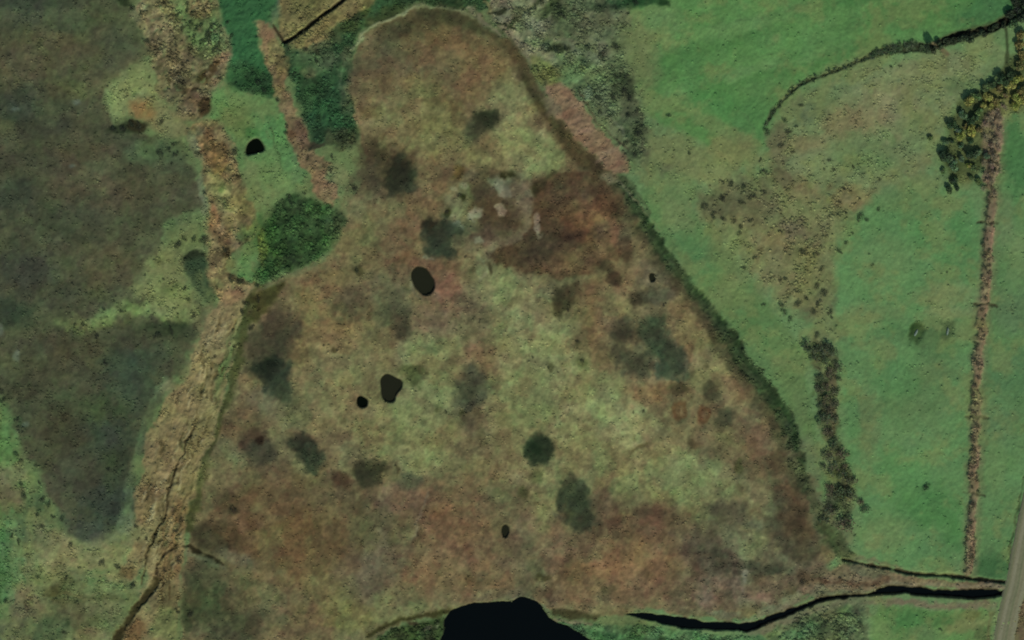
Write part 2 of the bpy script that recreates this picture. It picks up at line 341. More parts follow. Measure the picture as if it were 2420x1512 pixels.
poly([(85, 1310), (130, 1290), (200, 1320), (280, 1290), (330, 1265), (340, 1310), (300, 1350), (220, 1345), (150, 1345), (110, 1350)], (114, 120, 84), 18, 9, .8, den=.2)
poly([(60, 1180), (90, 1210), (120, 1280), (90, 1330), (60, 1300)], (92, 104, 72), 16, 9, .6)
for k in range(60):      # drawn-out grass streaks of the corner
    a = rng.uniform(60, 330); b = rng.uniform(1290, 1420)
    line([(a, b), (a + rng.uniform(20, 60), b + rng.uniform(2, 14))], 4, (112, 118, 82) if k % 2 else (76, 92, 60), 5, .6)
for k in range(12):
    a = rng.uniform(-10, 60); b = rng.uniform(1260, 1420)
    line([(a, b), (a + 6, b + 60)], 4, (88, 122, 80) if k % 2 else (62, 98, 58), 5, .6)
# ---- grass corridor, brown strips
poly([(500, -150), (650, -150), (655, 50), (600, 55), (615, 110), (640, 190), (655, 240), (560, 215), (530, 150), (545, 90), (520, 40)], (46, 86, 52), 9, 5, mot=.04, den=.1, region=MARSH)
poly([(530, 140), (590, 150), (640, 180), (655, 235), (600, 225), (550, 215), (530, 190)], (40, 66, 40), 14, 7, .9, mot=.12, den=.7, drk=.7)
poly([(340, -150), (500, -150), (515, 20), (545, 90), (535, 160), (500, 215), (480, 290), (440, 280), (395, 240), (370, 190), (350, 110), (325, 30)], (104, 98, 70), 14, 8, mot=.13, den=.7, drk=.52, siz=.40, region=REED)
poly([(400, -50), (500, -50), (515, 20), (540, 90), (530, 130), (470, 130), (430, 90), (400, 40)], (84, 104, 64), 20, 10, .85, mot=.12, den=.85, drk=.48)
for q in ((470, 20, 30, 26, 0, (112, 100, 70)), (400, 90, 36, 50, 0, (118, 106, 78)), (440, 150, 40, 26, 0, (118, 108, 80)), (500, 130, 26, 26, 0, (96, 100, 66)), (400, 200, 26, 40, 0, (108, 102, 76)), (520, 140, 24, 12, -55, (120, 102, 76)),
          (480, 182, 24, 12, -25, (48, 42, 22)), (445, 212, 26, 8, -15, (54, 46, 28)), (425, 205, 14, 14, 0, (60, 58, 40)), (455, 240, 22, 26, 0, (104, 88, 66)), (484, 250, 17, 24, 0, (50, 44, 26)), (500, 215, 20, 10, -50, (108, 110, 78)),
          (330, 30, 20, 20, 0, (92, 92, 68)), (296, 5, 20, 14, 30, (34, 42, 24)), (430, 265, 26, 16, 30, (104, 100, 72)), (505, 160, 20, 8, -45, (58, 46, 28)), (370, 40, 30, 20, 0, (108, 100, 72)), (390, 15, 30, 20, 0, (110, 104, 74))):
    blob(*q[:4], q[5], rot=q[4], soft=.7, alpha=.88, edge=.4)
poly([(495, 225), (530, 190), (560, 215), (655, 238), (690, 300), (712, 370), (728, 430), (695, 440), (645, 485), (615, 540), (610, 600), (590, 670), (560, 650), (570, 560), (590, 480), (560, 390), (545, 330), (500, 290)],
     (82, 116, 70), 12, 7, mot=.08, den=.25, drk=.6, region=PAST)
for q in ((640, 290, 40, 50, 0, (74, 122, 72)), (620, 250, 50, 26, 0, (68, 106, 62)), (560, 290, 40, 40, 0, (88, 108, 62)), (640, 430, 60, 50, -30, (98, 122, 78)), (590, 420, 26, 40, 0, (96, 112, 72)), (700, 390, 20, 50, -10, (84, 116, 76)), (590, 310, 20, 16, 0, (60, 104, 56)),
          (670, 350, 14, 60, -10, (78, 120, 72)), (590, 640, 20, 30, 0, (74, 110, 66)), (585, 580, 20, 50, 0, (84, 112, 66)), (600, 540, 20, 26, 0, (88, 112, 66))):
    blob(*q[:4], q[5], rot=q[4], soft=.9, alpha=.8, edge=.35)
line([(636, 300), (650, 340), (662, 390)], 4, (60, 84, 50), 4, .8)
# west tan strip
poly([(440, 290), (500, 280), (540, 310), (560, 390), (592, 480), (612, 520), (600, 560), (565, 580), (550, 620), (532, 650), (560, 662), (598, 672), (588, 700), (560, 735), (515, 712), (500, 680),
      (492, 630), (492, 500), (480, 440), (465, 360), (440, 320)], (112, 101, 71), 16, 9, mot=.13, den=.55, drk=.58, siz=.34, region=REED)
for q in ((490, 340, 20, 40, -10, (120, 96, 66)), (520, 380, 20, 40, 0, (110, 88, 58)), (520, 460, 20, 40, 0, (112, 104, 70)), (570, 490, 36, 30, 0, (114, 104, 66)), (505, 520, 12, 40, 0, (112, 86, 60)), (530, 560, 20, 26, 0, (110, 90, 62)), (510, 620, 14, 40, 0, (118, 100, 74)),
          (536, 594, 8, 14, 0, (52, 44, 26)), (540, 700, 26, 16, 0, (118, 96, 72)), (470, 310, 14, 16, 0, (104, 104, 76)), (580, 550, 18, 20, 0, (96, 104, 64)), (545, 620, 16, 16, 0, (84, 90, 56)), (562, 660, 28, 7, 18, (56, 50, 34)), (455, 340, 10, 40, -20, (98, 106, 78)), (478, 460, 8, 50, -5, (92, 100, 74))):
    blob(*q[:4], q[5], rot=q[4], soft=.7, alpha=.85, edge=.35)
# second brown strip
line([(606, 50, 8), (628, 78, 30), (640, 120, 42), (655, 170, 40), (668, 220, 36), (688, 270, 36), (702, 320, 40), (722, 365, 44), (752, 400, 62), (768, 430, 68), (776, 460, 44), (780, 496, 6)], 40,
     (110, 97, 71), 9, edge=6, mot=.10, den=.35, drk=.65, region=REED)
for q in ((632, 80, 22, 20, 0, (116, 96, 74)), (650, 120, 16, 26, 0, (112, 106, 70)), (668, 160, 16, 26, -10, (102, 94, 60)), (715, 320, 14, 40, -20, (98, 80, 62)), (742, 345, 14, 10, 0, (52, 48, 36)), (760, 430, 26, 26, 0, (122, 98, 76)), (800, 410, 24, 26, 0, (104, 116, 78)),
          (750, 346, 30, 5, -15, (44, 46, 34)), (690, 316, 10, 8, 0, (80, 62, 44))):
    blob(*q[:4], q[5], rot=q[4], soft=.7, alpha=.85, edge=.35)
# dark green reed mass
poly([(690, 445), (730, 462), (765, 490), (795, 500), (812, 520), (800, 560), (775, 600), (725, 632), (655, 655), (600, 668), (608, 600), (622, 540), (650, 480)], (45, 66, 38), 18, 11, mot=.16, den=.8, drk=.8, siz=.40, region=MARSH)
for q in ((640, 560, 40, 60, 0, (52, 76, 40)), (700, 520, 60, 40, 0, (48, 70, 40)), (740, 580, 50, 26, -30, (42, 62, 34)), (790, 540, 20, 40, 0, (48, 58, 40)), (620, 640, 22, 20, 0, (56, 92, 48)), (620, 590, 12, 40, 0, (86, 92, 46))):
    blob(*q[:4], q[5], rot=q[4], soft=.9, alpha=.7, edge=.35)
# ---- the bog
BG = [(835, 112), (868, 72), (925, 35), (1000, 15), (1080, 28), (1150, 60), (1210, 112), (1245, 180), (1300, 265), (1370, 340), (1440, 400), (1480, 440), (1500, 510), (1560, 600), (1640, 700),
      (1720, 800), (1790, 890), (1850, 985), (1885, 1080), (1910, 1170), (1960, 1260), (1985, 1318), (1930, 1345), (1885, 1362), (1900, 1400), (1860, 1440), (1790, 1455), (1700, 1462), (1600, 1452), (1530, 1440), (1490, 1455), (1420, 1460),
      (1310, 1445), (1270, 1418), (1200, 1415), (1110, 1425), (1050, 1450), (985, 1462), (920, 1488), (860, 1530), (840, 1700), (420, 1700), (425, 1400), (440, 1300), (450, 1220), (480, 1110), (515, 1000), (560, 850), (588, 715), (620, 675),
      (710, 640), (785, 605), (812, 530), (840, 460), (868, 390), (845, 320), (828, 200)]
poly(BG, (100, 95, 66), 9, 5, mot=.10, den=.35, drk=.8, siz=.28, region=BOG)
for q in (
    # top lobe
    (1010, 60, 120, 40, 0, (72, 72, 46)), (920, 90, 60, 30, -40, (72, 72, 50)), (880, 160, 60, 50, 0, (80, 76, 56)), (1080, 120, 90, 50, 10, (100, 86, 58)), (980, 140, 60, 40, 0, (84, 80, 58)), (1170, 150, 50, 60, 30, (94, 88, 58)),
    (1010, 220, 80, 50, 0, (102, 96, 60)), (900, 230, 60, 50, 0, (96, 88, 60)), (1100, 200, 70, 50, 0, (98, 86, 60)), (1190, 220, 50, 60, 40, (104, 104, 68)), (960, 300, 80, 50, 0, (102, 98, 62)), (1050, 290, 60, 60, 0, (96, 94, 60)),
    (1100, 350, 80, 40, -20, (102, 98, 64)), (1000, 340, 60, 26, 0, (98, 98, 62)), (1020, 240, 20, 16, 0, (72, 72, 44)), (880, 270, 26, 20, 0, (92, 84, 54)), (1220, 280, 60, 60, 40, (108, 108, 72)),
    (1250, 340, 60, 60, 30, (110, 116, 74)), (1280, 300, 30, 40, 0, (92, 84, 60)), (1290, 370, 50, 40, 0, (104, 110, 70)), (1240, 390, 60, 30, 0, (112, 118, 78)), (1140, 380, 60, 22, -10, (104, 106, 70)),
    (1060, 410, 60, 26, -20, (88, 78, 56)), (960, 390, 70, 30, 0, (90, 82, 56)), (1010, 450, 60, 60, 0, (104, 92, 64)), (890, 380, 50, 60, 0, (66, 60, 42)), (870, 430, 40, 40, 0, (70, 68, 50)), (860, 490, 40, 40, 0, (100, 100, 70)),
    # middle left
    (930, 500, 60, 40, 0, (104, 98, 66)), (870, 560, 60, 40, 0, (104, 100, 66)), (960, 560, 60, 50, 0, (104, 88, 62)), (940, 620, 60, 50, 0, (98, 82, 58)), (1060, 640, 50, 60, 0, (102, 84, 60)), (1050, 700, 46, 60, 20, (112, 90, 68)),
    (860, 650, 60, 50, 0, (92, 92, 62)), (900, 700, 60, 60, 0, (92, 92, 66)), (760, 680, 70, 50, 0, (106, 92, 62)), (720, 740, 60, 50, 0, (104, 98, 62)), (800, 760, 70, 60, 0, (108, 94, 64)), (780, 820, 90, 50, 0, (106, 100, 66)),
    (650, 740, 60, 60, 0, (94, 86, 60)), (820, 720, 34, 40, 0, (76, 78, 56)), (1010, 770, 60, 40, 0, (108, 92, 72)), (900, 850, 90, 50, 0, (104, 98, 66)), (780, 900, 90, 60, 0, (104, 102, 68)), (860, 980, 110, 60, 0, (106, 100, 68)),
    (720, 960, 80, 50, 0, (104, 104, 70)), (650, 950, 60, 50, 0, (92, 92, 68)), (1000, 830, 70, 40, 0, (106, 110, 76)), (1020, 900, 70, 60, 0, (106, 112, 74)), (1000, 980, 80, 60, 0, (104, 106, 72)), (1020, 1060, 80, 50, 0, (104, 106, 68)),
    (900, 1060, 90, 50, 0, (102, 96, 66)), (780, 1050, 80, 40, 0, (100, 96, 68)),
    # middle
    (1200, 700, 90, 60, 10, (112, 116, 80)), (1270, 770, 100, 70, 30, (112, 118, 82)), (1200, 830, 80, 70, 0, (108, 112, 76)), (1290, 860, 100, 60, 0, (112, 116, 78)), (1220, 940, 110, 60, 0, (104, 106, 70)), (1350, 940, 110, 50, 0, (108, 110, 72)),
    (1250, 1030, 120, 40, 0, (100, 100, 66)), (1430, 990, 110, 60, 0, (112, 118, 80)), (1400, 1080, 110, 60, 0, (110, 114, 76)), (1480, 1030, 60, 40, 0, (118, 122, 84)), (1130, 780, 40, 60, 0, (96, 86, 62)), (1150, 850, 40, 40, 0, (100, 88, 62)),
    (1120, 610, 30, 40, 0, (108, 106, 72)), (1170, 660, 40, 26, 0, (104, 108, 72)), (1320, 1120, 80, 60, 0, (104, 106, 72)), (1130, 1060, 50, 50, 0, (98, 98, 68)),
    # round mound
    (1160, 480, 100, 90, 0, (94, 92, 64)), (1225, 480, 50, 80, 0, (98, 94, 72)), (1150, 450, 50, 60, 0, (72, 64, 46)), (1160, 520, 46, 60, 0, (74, 64, 46)), (1150, 560, 50, 26, 0, (80, 68, 54)), (1210, 580, 50, 30, 0, (98, 86, 66)),
    (1090, 470, 26, 40, 0, (84, 92, 58)), (1180, 430, 26, 16, 0, (106, 114, 84)), (1075, 480, 26, 40, 0, (104, 104, 74)), (1190, 590, 60, 20, 0, (110, 100, 76)), (1085, 410, 16, 20, 0, (84, 74, 40)), (1095, 540, 30, 20, 0, (72, 78, 56))):
    blob(*q[:4], q[5], rot=q[4], soft=1.0, alpha=.78, edge=.42)
# the brown north-east plateau of the bog
poly([(1258, 440), (1310, 402), (1400, 396), (1460, 425), (1478, 510), (1488, 590), (1440, 620), (1400, 650), (1345, 665), (1270, 645), (1200, 630), (1148, 605), (1180, 590), (1240, 560), (1262, 500)],
     (80, 68, 48), 14, 9, mot=.13, den=.6, drk=.75, region=BOG)
for q in ((1390, 520, 60, 50, 0, (98, 80, 54)), (1300, 580, 60, 40, 0, (70, 60, 46)), (1270, 440, 16, 20, 0, (64, 58, 38)), (1440, 560, 30, 60, 0, (102, 84, 60)), (1430, 460, 40, 30, 0, (80, 64, 46)), (1340, 470, 50, 30, 0, (84, 72, 52)), (1350, 620, 60, 30, 0, (96, 78, 56)),
          (1480, 560, 14, 50, 0, (82, 80, 58))):
    blob(*q[:4], q[5], rot=q[4], soft=1.0, alpha=.75, edge=.4)
for q in (
    # right side
    (1420, 700, 70, 40, 0, (104, 88, 62)), (1390, 780, 50, 60, 0, (102, 92, 62)), (1500, 640, 50, 26, 0, (100, 88, 64)), (1560, 660, 50, 40, 30, (98, 92, 70)), (1480, 720, 60, 30, 0, (104, 98, 66)), (1600, 740, 60, 60, 40, (104, 100, 68)),
    (1640, 800, 50, 70, -30, (104, 96, 64)), (1690, 880, 50, 60, -30, (106, 102, 68)), (1740, 960, 60, 60, 0, (102, 92, 66)), (1550, 930, 100, 26, 0, (106, 90, 62)), (1640, 960, 60, 40, 0, (100, 98, 66)), (1790, 1040, 60, 60, 0, (98, 84, 64)),
    (1700, 1040, 60, 50, 0, (100, 92, 64)), (1600, 1030, 60, 50, 0, (100, 96, 66)), (1550, 1000, 50, 40, 0, (96, 98, 68)), (1560, 1110, 110, 50, 0, (108, 112, 72)), (1660, 1140, 90, 50, 0, (106, 114, 76)), (1480, 1130, 40, 40, 0, (104, 106, 68)),
    (1760, 1090, 50, 40, 0, (98, 88, 62)), (1840, 1120, 50, 70, -20, (92, 80, 60)), (1780, 1160, 50, 50, 0, (98, 98, 68)), (1720, 1220, 60, 40, 0, (88, 82, 62)), (1760, 1290, 60, 50, 0, (104, 104, 70)), (1850, 1230, 60, 60, 0, (84, 80, 58)),
    (1890, 1180, 40, 60, -15, (88, 74, 54)), (1840, 1330, 60, 40, 0, (82, 80, 62)), (1700, 1300, 60, 60, 0, (78, 76, 60)), (1900, 1290, 50, 40, 0, (76, 74, 56)), (1800, 1390, 80, 40, 0, (96, 92, 70)), (1700, 1400, 60, 40, 0, (100, 94, 76)),
    (1880, 1400, 30, 30, 0, (86, 86, 58)),
    # bottom
    (560, 1000, 60, 40, 0, (88, 78, 56)), (540, 1080, 50, 50, 0, (94, 98, 70)), (500, 1110, 40, 50, 0, (92, 96, 64)), (500, 1170, 40, 40, 0, (86, 86, 60)), (620, 1140, 90, 50, 0, (90, 78, 56)), (560, 1240, 60, 50, 0, (98, 82, 60)), (680, 1180, 100, 40, 0, (88, 76, 54)),
    (700, 1280, 110, 70, 0, (92, 76, 48)), (640, 1270, 40, 30, 0, (106, 104, 64)), (790, 1290, 60, 50, 0, (92, 80, 54)), (620, 1360, 80, 50, 0, (96, 88, 60)), (760, 1380, 70, 60, 0, (102, 96, 62)), (660, 1430, 80, 40, 0, (94, 90, 64)), (560, 1420, 60, 50, 0, (78, 80, 54)),
    (490, 1360, 50, 50, 0, (64, 70, 50)), (480, 1440, 60, 60, 0, (56, 68, 44)), (560, 1490, 70, 40, 0, (66, 70, 50)), (500, 1270, 60, 36, 0, (56, 54, 38)), (560, 1320, 50, 16, 25, (96, 96, 72)), (720, 1480, 70, 40, 0, (94, 86, 60)), (820, 1460, 60, 30, 0, (98, 96, 58)),
    (850, 1180, 60, 40, 0, (86, 82, 60)), (900, 1240, 70, 60, 0, (86, 82, 58)), (890, 1350, 80, 60, 0, (94, 86, 68)), (940, 1180, 60, 40, 0, (100, 86, 68)), (960, 1420, 60, 40, 0, (100, 100, 68)), (920, 1440, 30, 30, 0, (108, 110, 74)), (1040, 1200, 60, 60, 0, (98, 82, 60)),
    (1120, 1150, 80, 60, 0, (100, 94, 64)), (1100, 1270, 90, 70, 0, (104, 84, 62)), (1060, 1360, 100, 50, 0, (104, 84, 60)), (1170, 1360, 70, 50, 0, (104, 92, 66)), (1250, 1350, 50, 60, 0, (86, 84, 62)), (1240, 1250, 50, 60, 0, (92, 86, 64)), (1290, 1280, 60, 50, 0, (98, 92, 66)),
    (1200, 1180, 50, 40, 0, (92, 90, 62)), (1280, 1200, 40, 40, 0, (98, 102, 66)), (1230, 1130, 40, 26, 0, (102, 102, 70)), (1520, 1250, 110, 50, 0, (88, 74, 54)), (1430, 1210, 40, 40, 0, (88, 76, 58)), (1400, 1340, 90, 60, 0, (106, 84, 58)), (1530, 1330, 120, 50, 0, (108, 92, 62)),
    (1470, 1400, 90, 40, 0, (104, 88, 64)), (1600, 1400, 90, 40, 0, (104, 90, 68)), (1630, 1290, 50, 50, 0, (98, 88, 66)), (1540, 1210, 60, 10, 5, (70, 62, 46)), (1330, 1400, 50, 30, 0, (98, 88, 64)), (1350, 1290, 60, 40, 0, (102, 90, 66)), (1640, 1210, 60, 20, 0, (92, 94, 62)),
    (1180, 1410, 60, 14, 0, (92, 92, 68))):
    blob(*q[:4], q[5], rot=q[4], soft=1.0, alpha=.78, edge=.42)
# the darker wet patches of the bog
for q in ((1142, 282, 30, 30, 0, (52, 56, 38)), (1122, 310, 26, 34, 35, (60, 66, 46)), (945, 425, 34, 44, 5, (50, 54, 38)), (948, 400, 24, 26, 0, (50, 50, 34)), (1045, 560, 40, 42, 0, (52, 58, 42)), (1040, 585, 30, 26, 0, (54, 62, 46)),
          (1018, 535, 20, 16, 0, (46, 44, 32)), (650, 790, 40, 60, 15, (68, 68, 50)), (620, 830, 44, 50, 0, (66, 64, 48)), (645, 880, 34, 36, -20, (46, 52, 40)), (634, 862, 20, 20, 0, (36, 42, 30)), (670, 915, 22, 40, -30, (56, 66, 48)), (700, 780, 16, 20, 0, (70, 68, 52)),
          (1115, 905, 42, 44, 0, (66, 66, 50)), (1120, 935, 34, 26, 0, (64, 68, 50)), (1110, 985, 26, 30, 0, (74, 74, 52)), (1272, 1064, 32, 32, 0, (48, 60, 42)), (1272, 1085, 24, 20, 0, (54, 64, 46)), (1266, 1122, 16, 16, 0, (60, 66, 42)), (1232, 1162, 12, 15, 0, (72, 78, 48)),
          (1348, 1165, 30, 30, 0, (62, 66, 46)), (1358, 1195, 38, 40, -15, (56, 60, 42)), (1378, 1222, 34, 30, 0, (58, 62, 44)), (1410, 1250, 16, 24, 10, (70, 60, 46)), (1540, 775, 32, 36, 0, (62, 70, 50)), (1555, 815, 40, 40, 0, (60, 70, 50)), (1590, 835, 30, 26, 0, (60, 70, 52)),
          (1510, 862, 38, 28, 0, (64, 70, 52)), (1588, 868, 36, 26, 0, (62, 74, 54)), (1468, 785, 32, 34, 20, (70, 68, 50)), (1462, 832, 20, 22, 0, (68, 66, 50)), (1480, 838, 20, 18, 0, (70, 70, 52)), (1530, 700, 38, 18, -10, (68, 66, 48)), (1500, 710, 16, 14, 0, (62, 58, 42)),
          (1560, 700, 40, 18, 0, (82, 84, 64)), (1330, 705, 26, 32, 10, (64, 62, 42)), (1325, 720, 18, 20, 0, (60, 58, 38)), (1350, 690, 22, 24, 0, (74, 66, 46)), (1430, 630, 20, 14, 0, (70, 64, 46)), (1450, 655, 17, 17, 0, (62, 54, 40)), (1480, 590, 18, 30, 0, (78, 66, 48)),
          (712, 1050, 34, 26, 0, (50, 50, 38)), (735, 1080, 26, 40, -10, (56, 64, 46)), (600, 1040, 36, 30, 0, (72, 60, 46)), (615, 1070, 36, 30, 0, (66, 66, 50)), (615, 1038, 10, 10, 0, (46, 36, 26)), (875, 1110, 34, 20, 0, (60, 58, 40)), (870, 1130, 26, 22, 0, (58, 62, 44)),
          (965, 1140, 30, 22, 0, (78, 80, 60)), (938, 1110, 6, 18, 0, (74, 68, 46)), (545, 1185, 26, 26, 0, (68, 66, 46)), (553, 1205, 12, 16, 0, (56, 60, 42)), (808, 1132, 24, 12, 15, (68, 58, 42)), (985, 880, 26, 24, 0, (66, 68, 42)), (965, 872, 22, 16, 0, (72, 72, 46)),
          (930, 745, 34, 30, 0, (72, 72, 52)), (948, 775, 20, 24, 0, (68, 68, 50)), (848, 640, 12, 12, 0, (68, 68, 44)), (1030, 820, 26, 14, -40, (76, 84, 58)), (1600, 920, 22, 14, 0, (70, 68, 46)), (1680, 925, 18, 20, 0, (72, 70, 50)), (1715, 992, 22, 22, 0, (70, 72, 52)),
          (1642, 1050, 16, 14, 0, (76, 70, 48)), (1743, 1100, 10, 16, 0, (74, 76, 46)), (1282, 1362, 16, 8, 0, (68, 66, 42)), (1435, 1392, 16, 13, 0, (70, 66, 46)), (984, 1275, 12, 20, 20, (62, 56, 38)), (1375, 858, 12, 10, 0, (70, 74, 42)), (1365, 812, 9, 9, 0, (76, 76, 50)),
          (1298, 868, 6, 12, 10, (44, 48, 28)), (1205, 412, 22, 12, 0, (68, 72, 46)), (1192, 415, 10, 14, 0, (44, 46, 24)), (1210, 412, 10, 8, 0, (50, 50, 28)), (1090, 470, 9, 9, 0, (48, 52, 26)), (1056, 500, 8, 15, 0, (50, 54, 28)), (1265, 445, 12, 16, 0, (52, 52, 32)), (1155, 640, 6, 14, 0, (66, 62, 42)),
          (790, 828, 5, 6, 0, (70, 66, 42)), (1092, 975, 7, 7, 0, (66, 66, 40)), (1195, 715, 24, 14, 0, (92, 96, 62)), (1115, 640, 10, 8, 0, (84, 84, 56)), (1340, 560, 40, 14, -10, (66, 56, 42)), (1130, 630, 14, 24, 0, (98, 100, 70))):
    blob(*q[:4], q[5], rot=q[4], soft=.8, alpha=.9, edge=.24)
# two rusty rings and a pair of rusty spots
for (a, b, r) in ((1602, 972, 14), (1660, 980, 13)):
    blob(a, b, r * 1.25, r * 1.6, (92, 70, 46), soft=.6, edge=.15, alpha=.85); blob(a + 2, b, r * .55, r * .8, (108, 92, 64), soft=.7, edge=.1, alpha=.8)
# pale dry patches on the round mound, worn pale rims
for q in ((1122, 503, 22, 11, -40, (124, 122, 98)), (1180, 492, 12, 11, 0, (116, 112, 88)), (1183, 500, 10, 9, 0, (114, 108, 88)), (1082, 531, 12, 8, 35, (112, 116, 94)), (1094, 440, 10, 10, 0, (112, 116, 84)), (1070, 445, 10, 8, 0, (108, 112, 82)), (1182, 435, 12, 15, 0, (114, 120, 92)),
          (1128, 572, 14, 8, 30, (112, 112, 88)), (1268, 530, 8, 26, 0, (104, 100, 80)), (1195, 455, 16, 14, 0, (108, 108, 86)), (995, 655, 0.1, 0.1, 0, (0, 0, 0)), (1015, 610, 12, 5, 0, (104, 104, 80))):
    blob(*q[:4], q[5], rot=q[4], soft=.6, alpha=.9, edge=.25)
line([(1488, 1080), (1500, 1060), (1530, 1046)], 8, (80, 78, 48), 6, .8, dz=-.1)
line([(1420, 1170), (1440, 1130), (1460, 1095), (1490, 1070)], 12, (88, 82, 58), 9, .75)
line([(1405, 1190), (1425, 1150), (1440, 1110)], 26, (86, 78, 58), 16, .7)
line([(1020, 1170), (1000, 1220), (980, 1280), (970, 1310)], 12, (84, 74, 54), 9, .7); line([(1010, 1170), (992, 1220), (972, 1280)], 6, (102, 100, 80), 6, .6)
line([(1350, 1310), (1325, 1350), (1305, 1390), (1295, 1410)], 12, (78, 70, 50), 9, .7); line([(1130, 970), (1135, 1010), (1140, 1050)], 16, (82, 80, 54), 12, .7)
line([(1460, 790), (1475, 760), (1500, 750), (1490, 800), (1480, 840), (1520, 850)], 5, (86, 90, 66), 5, .7); line([(1545, 850), (1550, 890), (1580, 900), (1620, 880), (1622, 850), (1600, 830), (1600, 800)], 5, (92, 98, 72), 5, .7)
line([(1000, 640), (1028, 670), (1032, 700)], 10, (112, 94, 74), 8, .6)
line([(970, 655), (975, 690), (1000, 705)], 8, (98, 100, 76), 8, .6)
line([(1125, 600), (1140, 620), (1146, 650), (1130, 665)], 5, (112, 112, 84), 5, .7); line([(1272, 440), (1310, 405)], 8, (66, 66, 44), 7, .8)
# west bank of the bog, dark olive, and the pale lip round its top
line([(590, 700, 10), (575, 780, 26), (560, 840, 20), (545, 920, 18), (520, 990, 18), (490, 1060, 20), (470, 1120, 26), (460, 1180, 28), (448, 1250, 22)], 20, (62, 68, 38), 14, .85, edge=5, den=.8, drk=.6)
poly([(600, 690), (650, 665), (680, 670), (650, 710), (610, 760), (590, 760)], (62, 66, 34), 14, 8, .8, den=.8, drk=.6)
line([(600, 690), (650, 662), (710, 640), (760, 610)], 8, (92, 92, 66), 8, .8); line([(620, 680), (700, 655), (770, 612), (800, 570)], 5, (84, 98, 66), 5, .5)
line([(828, 118), (850, 88), (872, 66), (905, 46), (950, 30), (1000, 14), (1040, 18), (1080, 26), (1120, 42), (1150, 60)], 6, (120, 130, 96), 4, .95, dz=.12, edge=1.2)
line([(800, 210), (806, 160), (825, 125)], 5, (78, 92, 66), 5, .6)
line([(1000, 30), (1060, 36), (1120, 54), (1170, 84), (1210, 122)], 30, (60, 62, 42), 26, .75, edge=4)
line([(1150, 60), (1200, 92), (1230, 130)], 14, (66, 80, 54), 10, .7)
# east bank of the bog: dark brown, then dark green with a ditch along its foot
line([(1200, 100, 26), (1235, 160, 34), (1275, 235, 36), (1310, 290, 38), (1350, 345, 42), (1400, 390, 44), (1450, 418, 30)], 36, (72, 66, 44), 20, .9, edge=5, den=.5, dz=-.15)
line([(1235, 180), (1280, 250), (1330, 320)], 16, (60, 60, 38), 12, .7)
line([(1395, 370), (1430, 405), (1470, 432)], 14, (60, 54, 38), 10, .7)
EB = [(1462, 425, 16), (1490, 465, 20), (1515, 520, 28), (1550, 575, 28), (1600, 640, 32), (1650, 700, 34), (1690, 755, 36), (1730, 815, 42), (1782, 883, 42), (1828, 946, 46), (1860, 1006, 46), (1874, 1058, 42), (1888, 1108, 32), (1900, 1160, 18)]
line([(a - 10, b + 10, w * 1.25) for a, b, w in EB], 30, (66, 66, 46), 26, .8, edge=7, den=.6)
line([(a, b, w_ * .85) for a, b, w_ in EB], 30, (50, 64, 40), 16, .88, edge=6, mot=.12, den=.9, drk=.7, siz=.36, region=MARSH, dz=-.5)
line([(a + 7, b - 4, w * .35) for a, b, w in EB], 30, (36, 54, 30), 10, .8, edge=4, dz=-.2)
line([(1480, 440), (1520, 500), (1560, 545)], 4, (96, 104, 74), 4, .7)
line([(1900, 1180, 40), (1925, 1240, 44), (1950, 1290, 30)], 40, (80, 74, 54), 24, .7, edge=6)
line([(1935, 1210, 14), (1960, 1265, 24), (1990, 1310, 34), (2010, 1325, 20)], 24, (52, 72, 46), 12, .85, edge=5, den=.8, drk=.6, dz=-.3)
poly([(1900, 1120), (1950, 1180), (1990, 1220), (2020, 1280), (1980, 1290), (1940, 1220), (1905, 1170)], (84, 98, 70), 20, 10, .7, den=.4)
# pink-brown slab
poly([(1290, 192), (1318, 200), (1352, 212), (1375, 245), (1405, 290), (1440, 330), (1478, 365), (1492, 395), (1482, 412), (1455, 416), (1430, 398), (1400, 360), (1360, 320), (1320, 285), (1298, 240)], (116, 97, 76), 10, 5, mot=.05, den=.12, drk=.8, region=REED)
for q in ((1345, 270, 20, 10, -30, (108, 84, 66)), (1390, 310, 30, 7, -10, (128, 106, 86)), (1410, 350, 26, 8, -15, (106, 84, 66)), (1440, 355, 30, 7, -20, (124, 106, 86)), (1455, 390, 26, 8, -15, (108, 84, 66)), (1370, 250, 16, 8, -30, (126, 104, 84)), (1360, 290, 22, 7, -20, (122, 100, 80)),
          (1420, 375, 20, 6, -20, (122, 102, 84)), (1340, 220, 18, 12, 0, (120, 96, 76)), (1375, 330, 18, 8, 0, (108, 84, 66)), (1300, 250, 18, 26, -30, (98, 94, 74)), (1440, 420, 26, 12, 20, (98, 94, 72))):
    blob(*q[:4], q[5], rot=q[4], soft=.8, alpha=.8, edge=.3)
poly([(1240, 130), (1270, 120), (1320, 180), (1300, 205), (1270, 190)], (92, 100, 58), 12, 8, .8, den=.6)
line([(1440, 205), (1452, 240), (1470, 275), (1500, 310), (1530, 345), (1550, 372)], 2.5, (62, 62, 46), 3, .7) if False else None
line(TL(2, 0, (470, 600), (510, 680), (545, 770), (590, 850), (680, 930), (760, 1010), (830, 1080)), 4, (62, 58, 44), 3.5, .85, dz=-.12)
line(TL(2, 0, (760, 1290), (830, 1370), (900, 1440)), 4, (104, 104, 82), 4, .7)
line(TL(2, 0, (780, 1260), (860, 1340), (930, 1430), (960, 1500)), 9, (58, 72, 48), 8, .7)
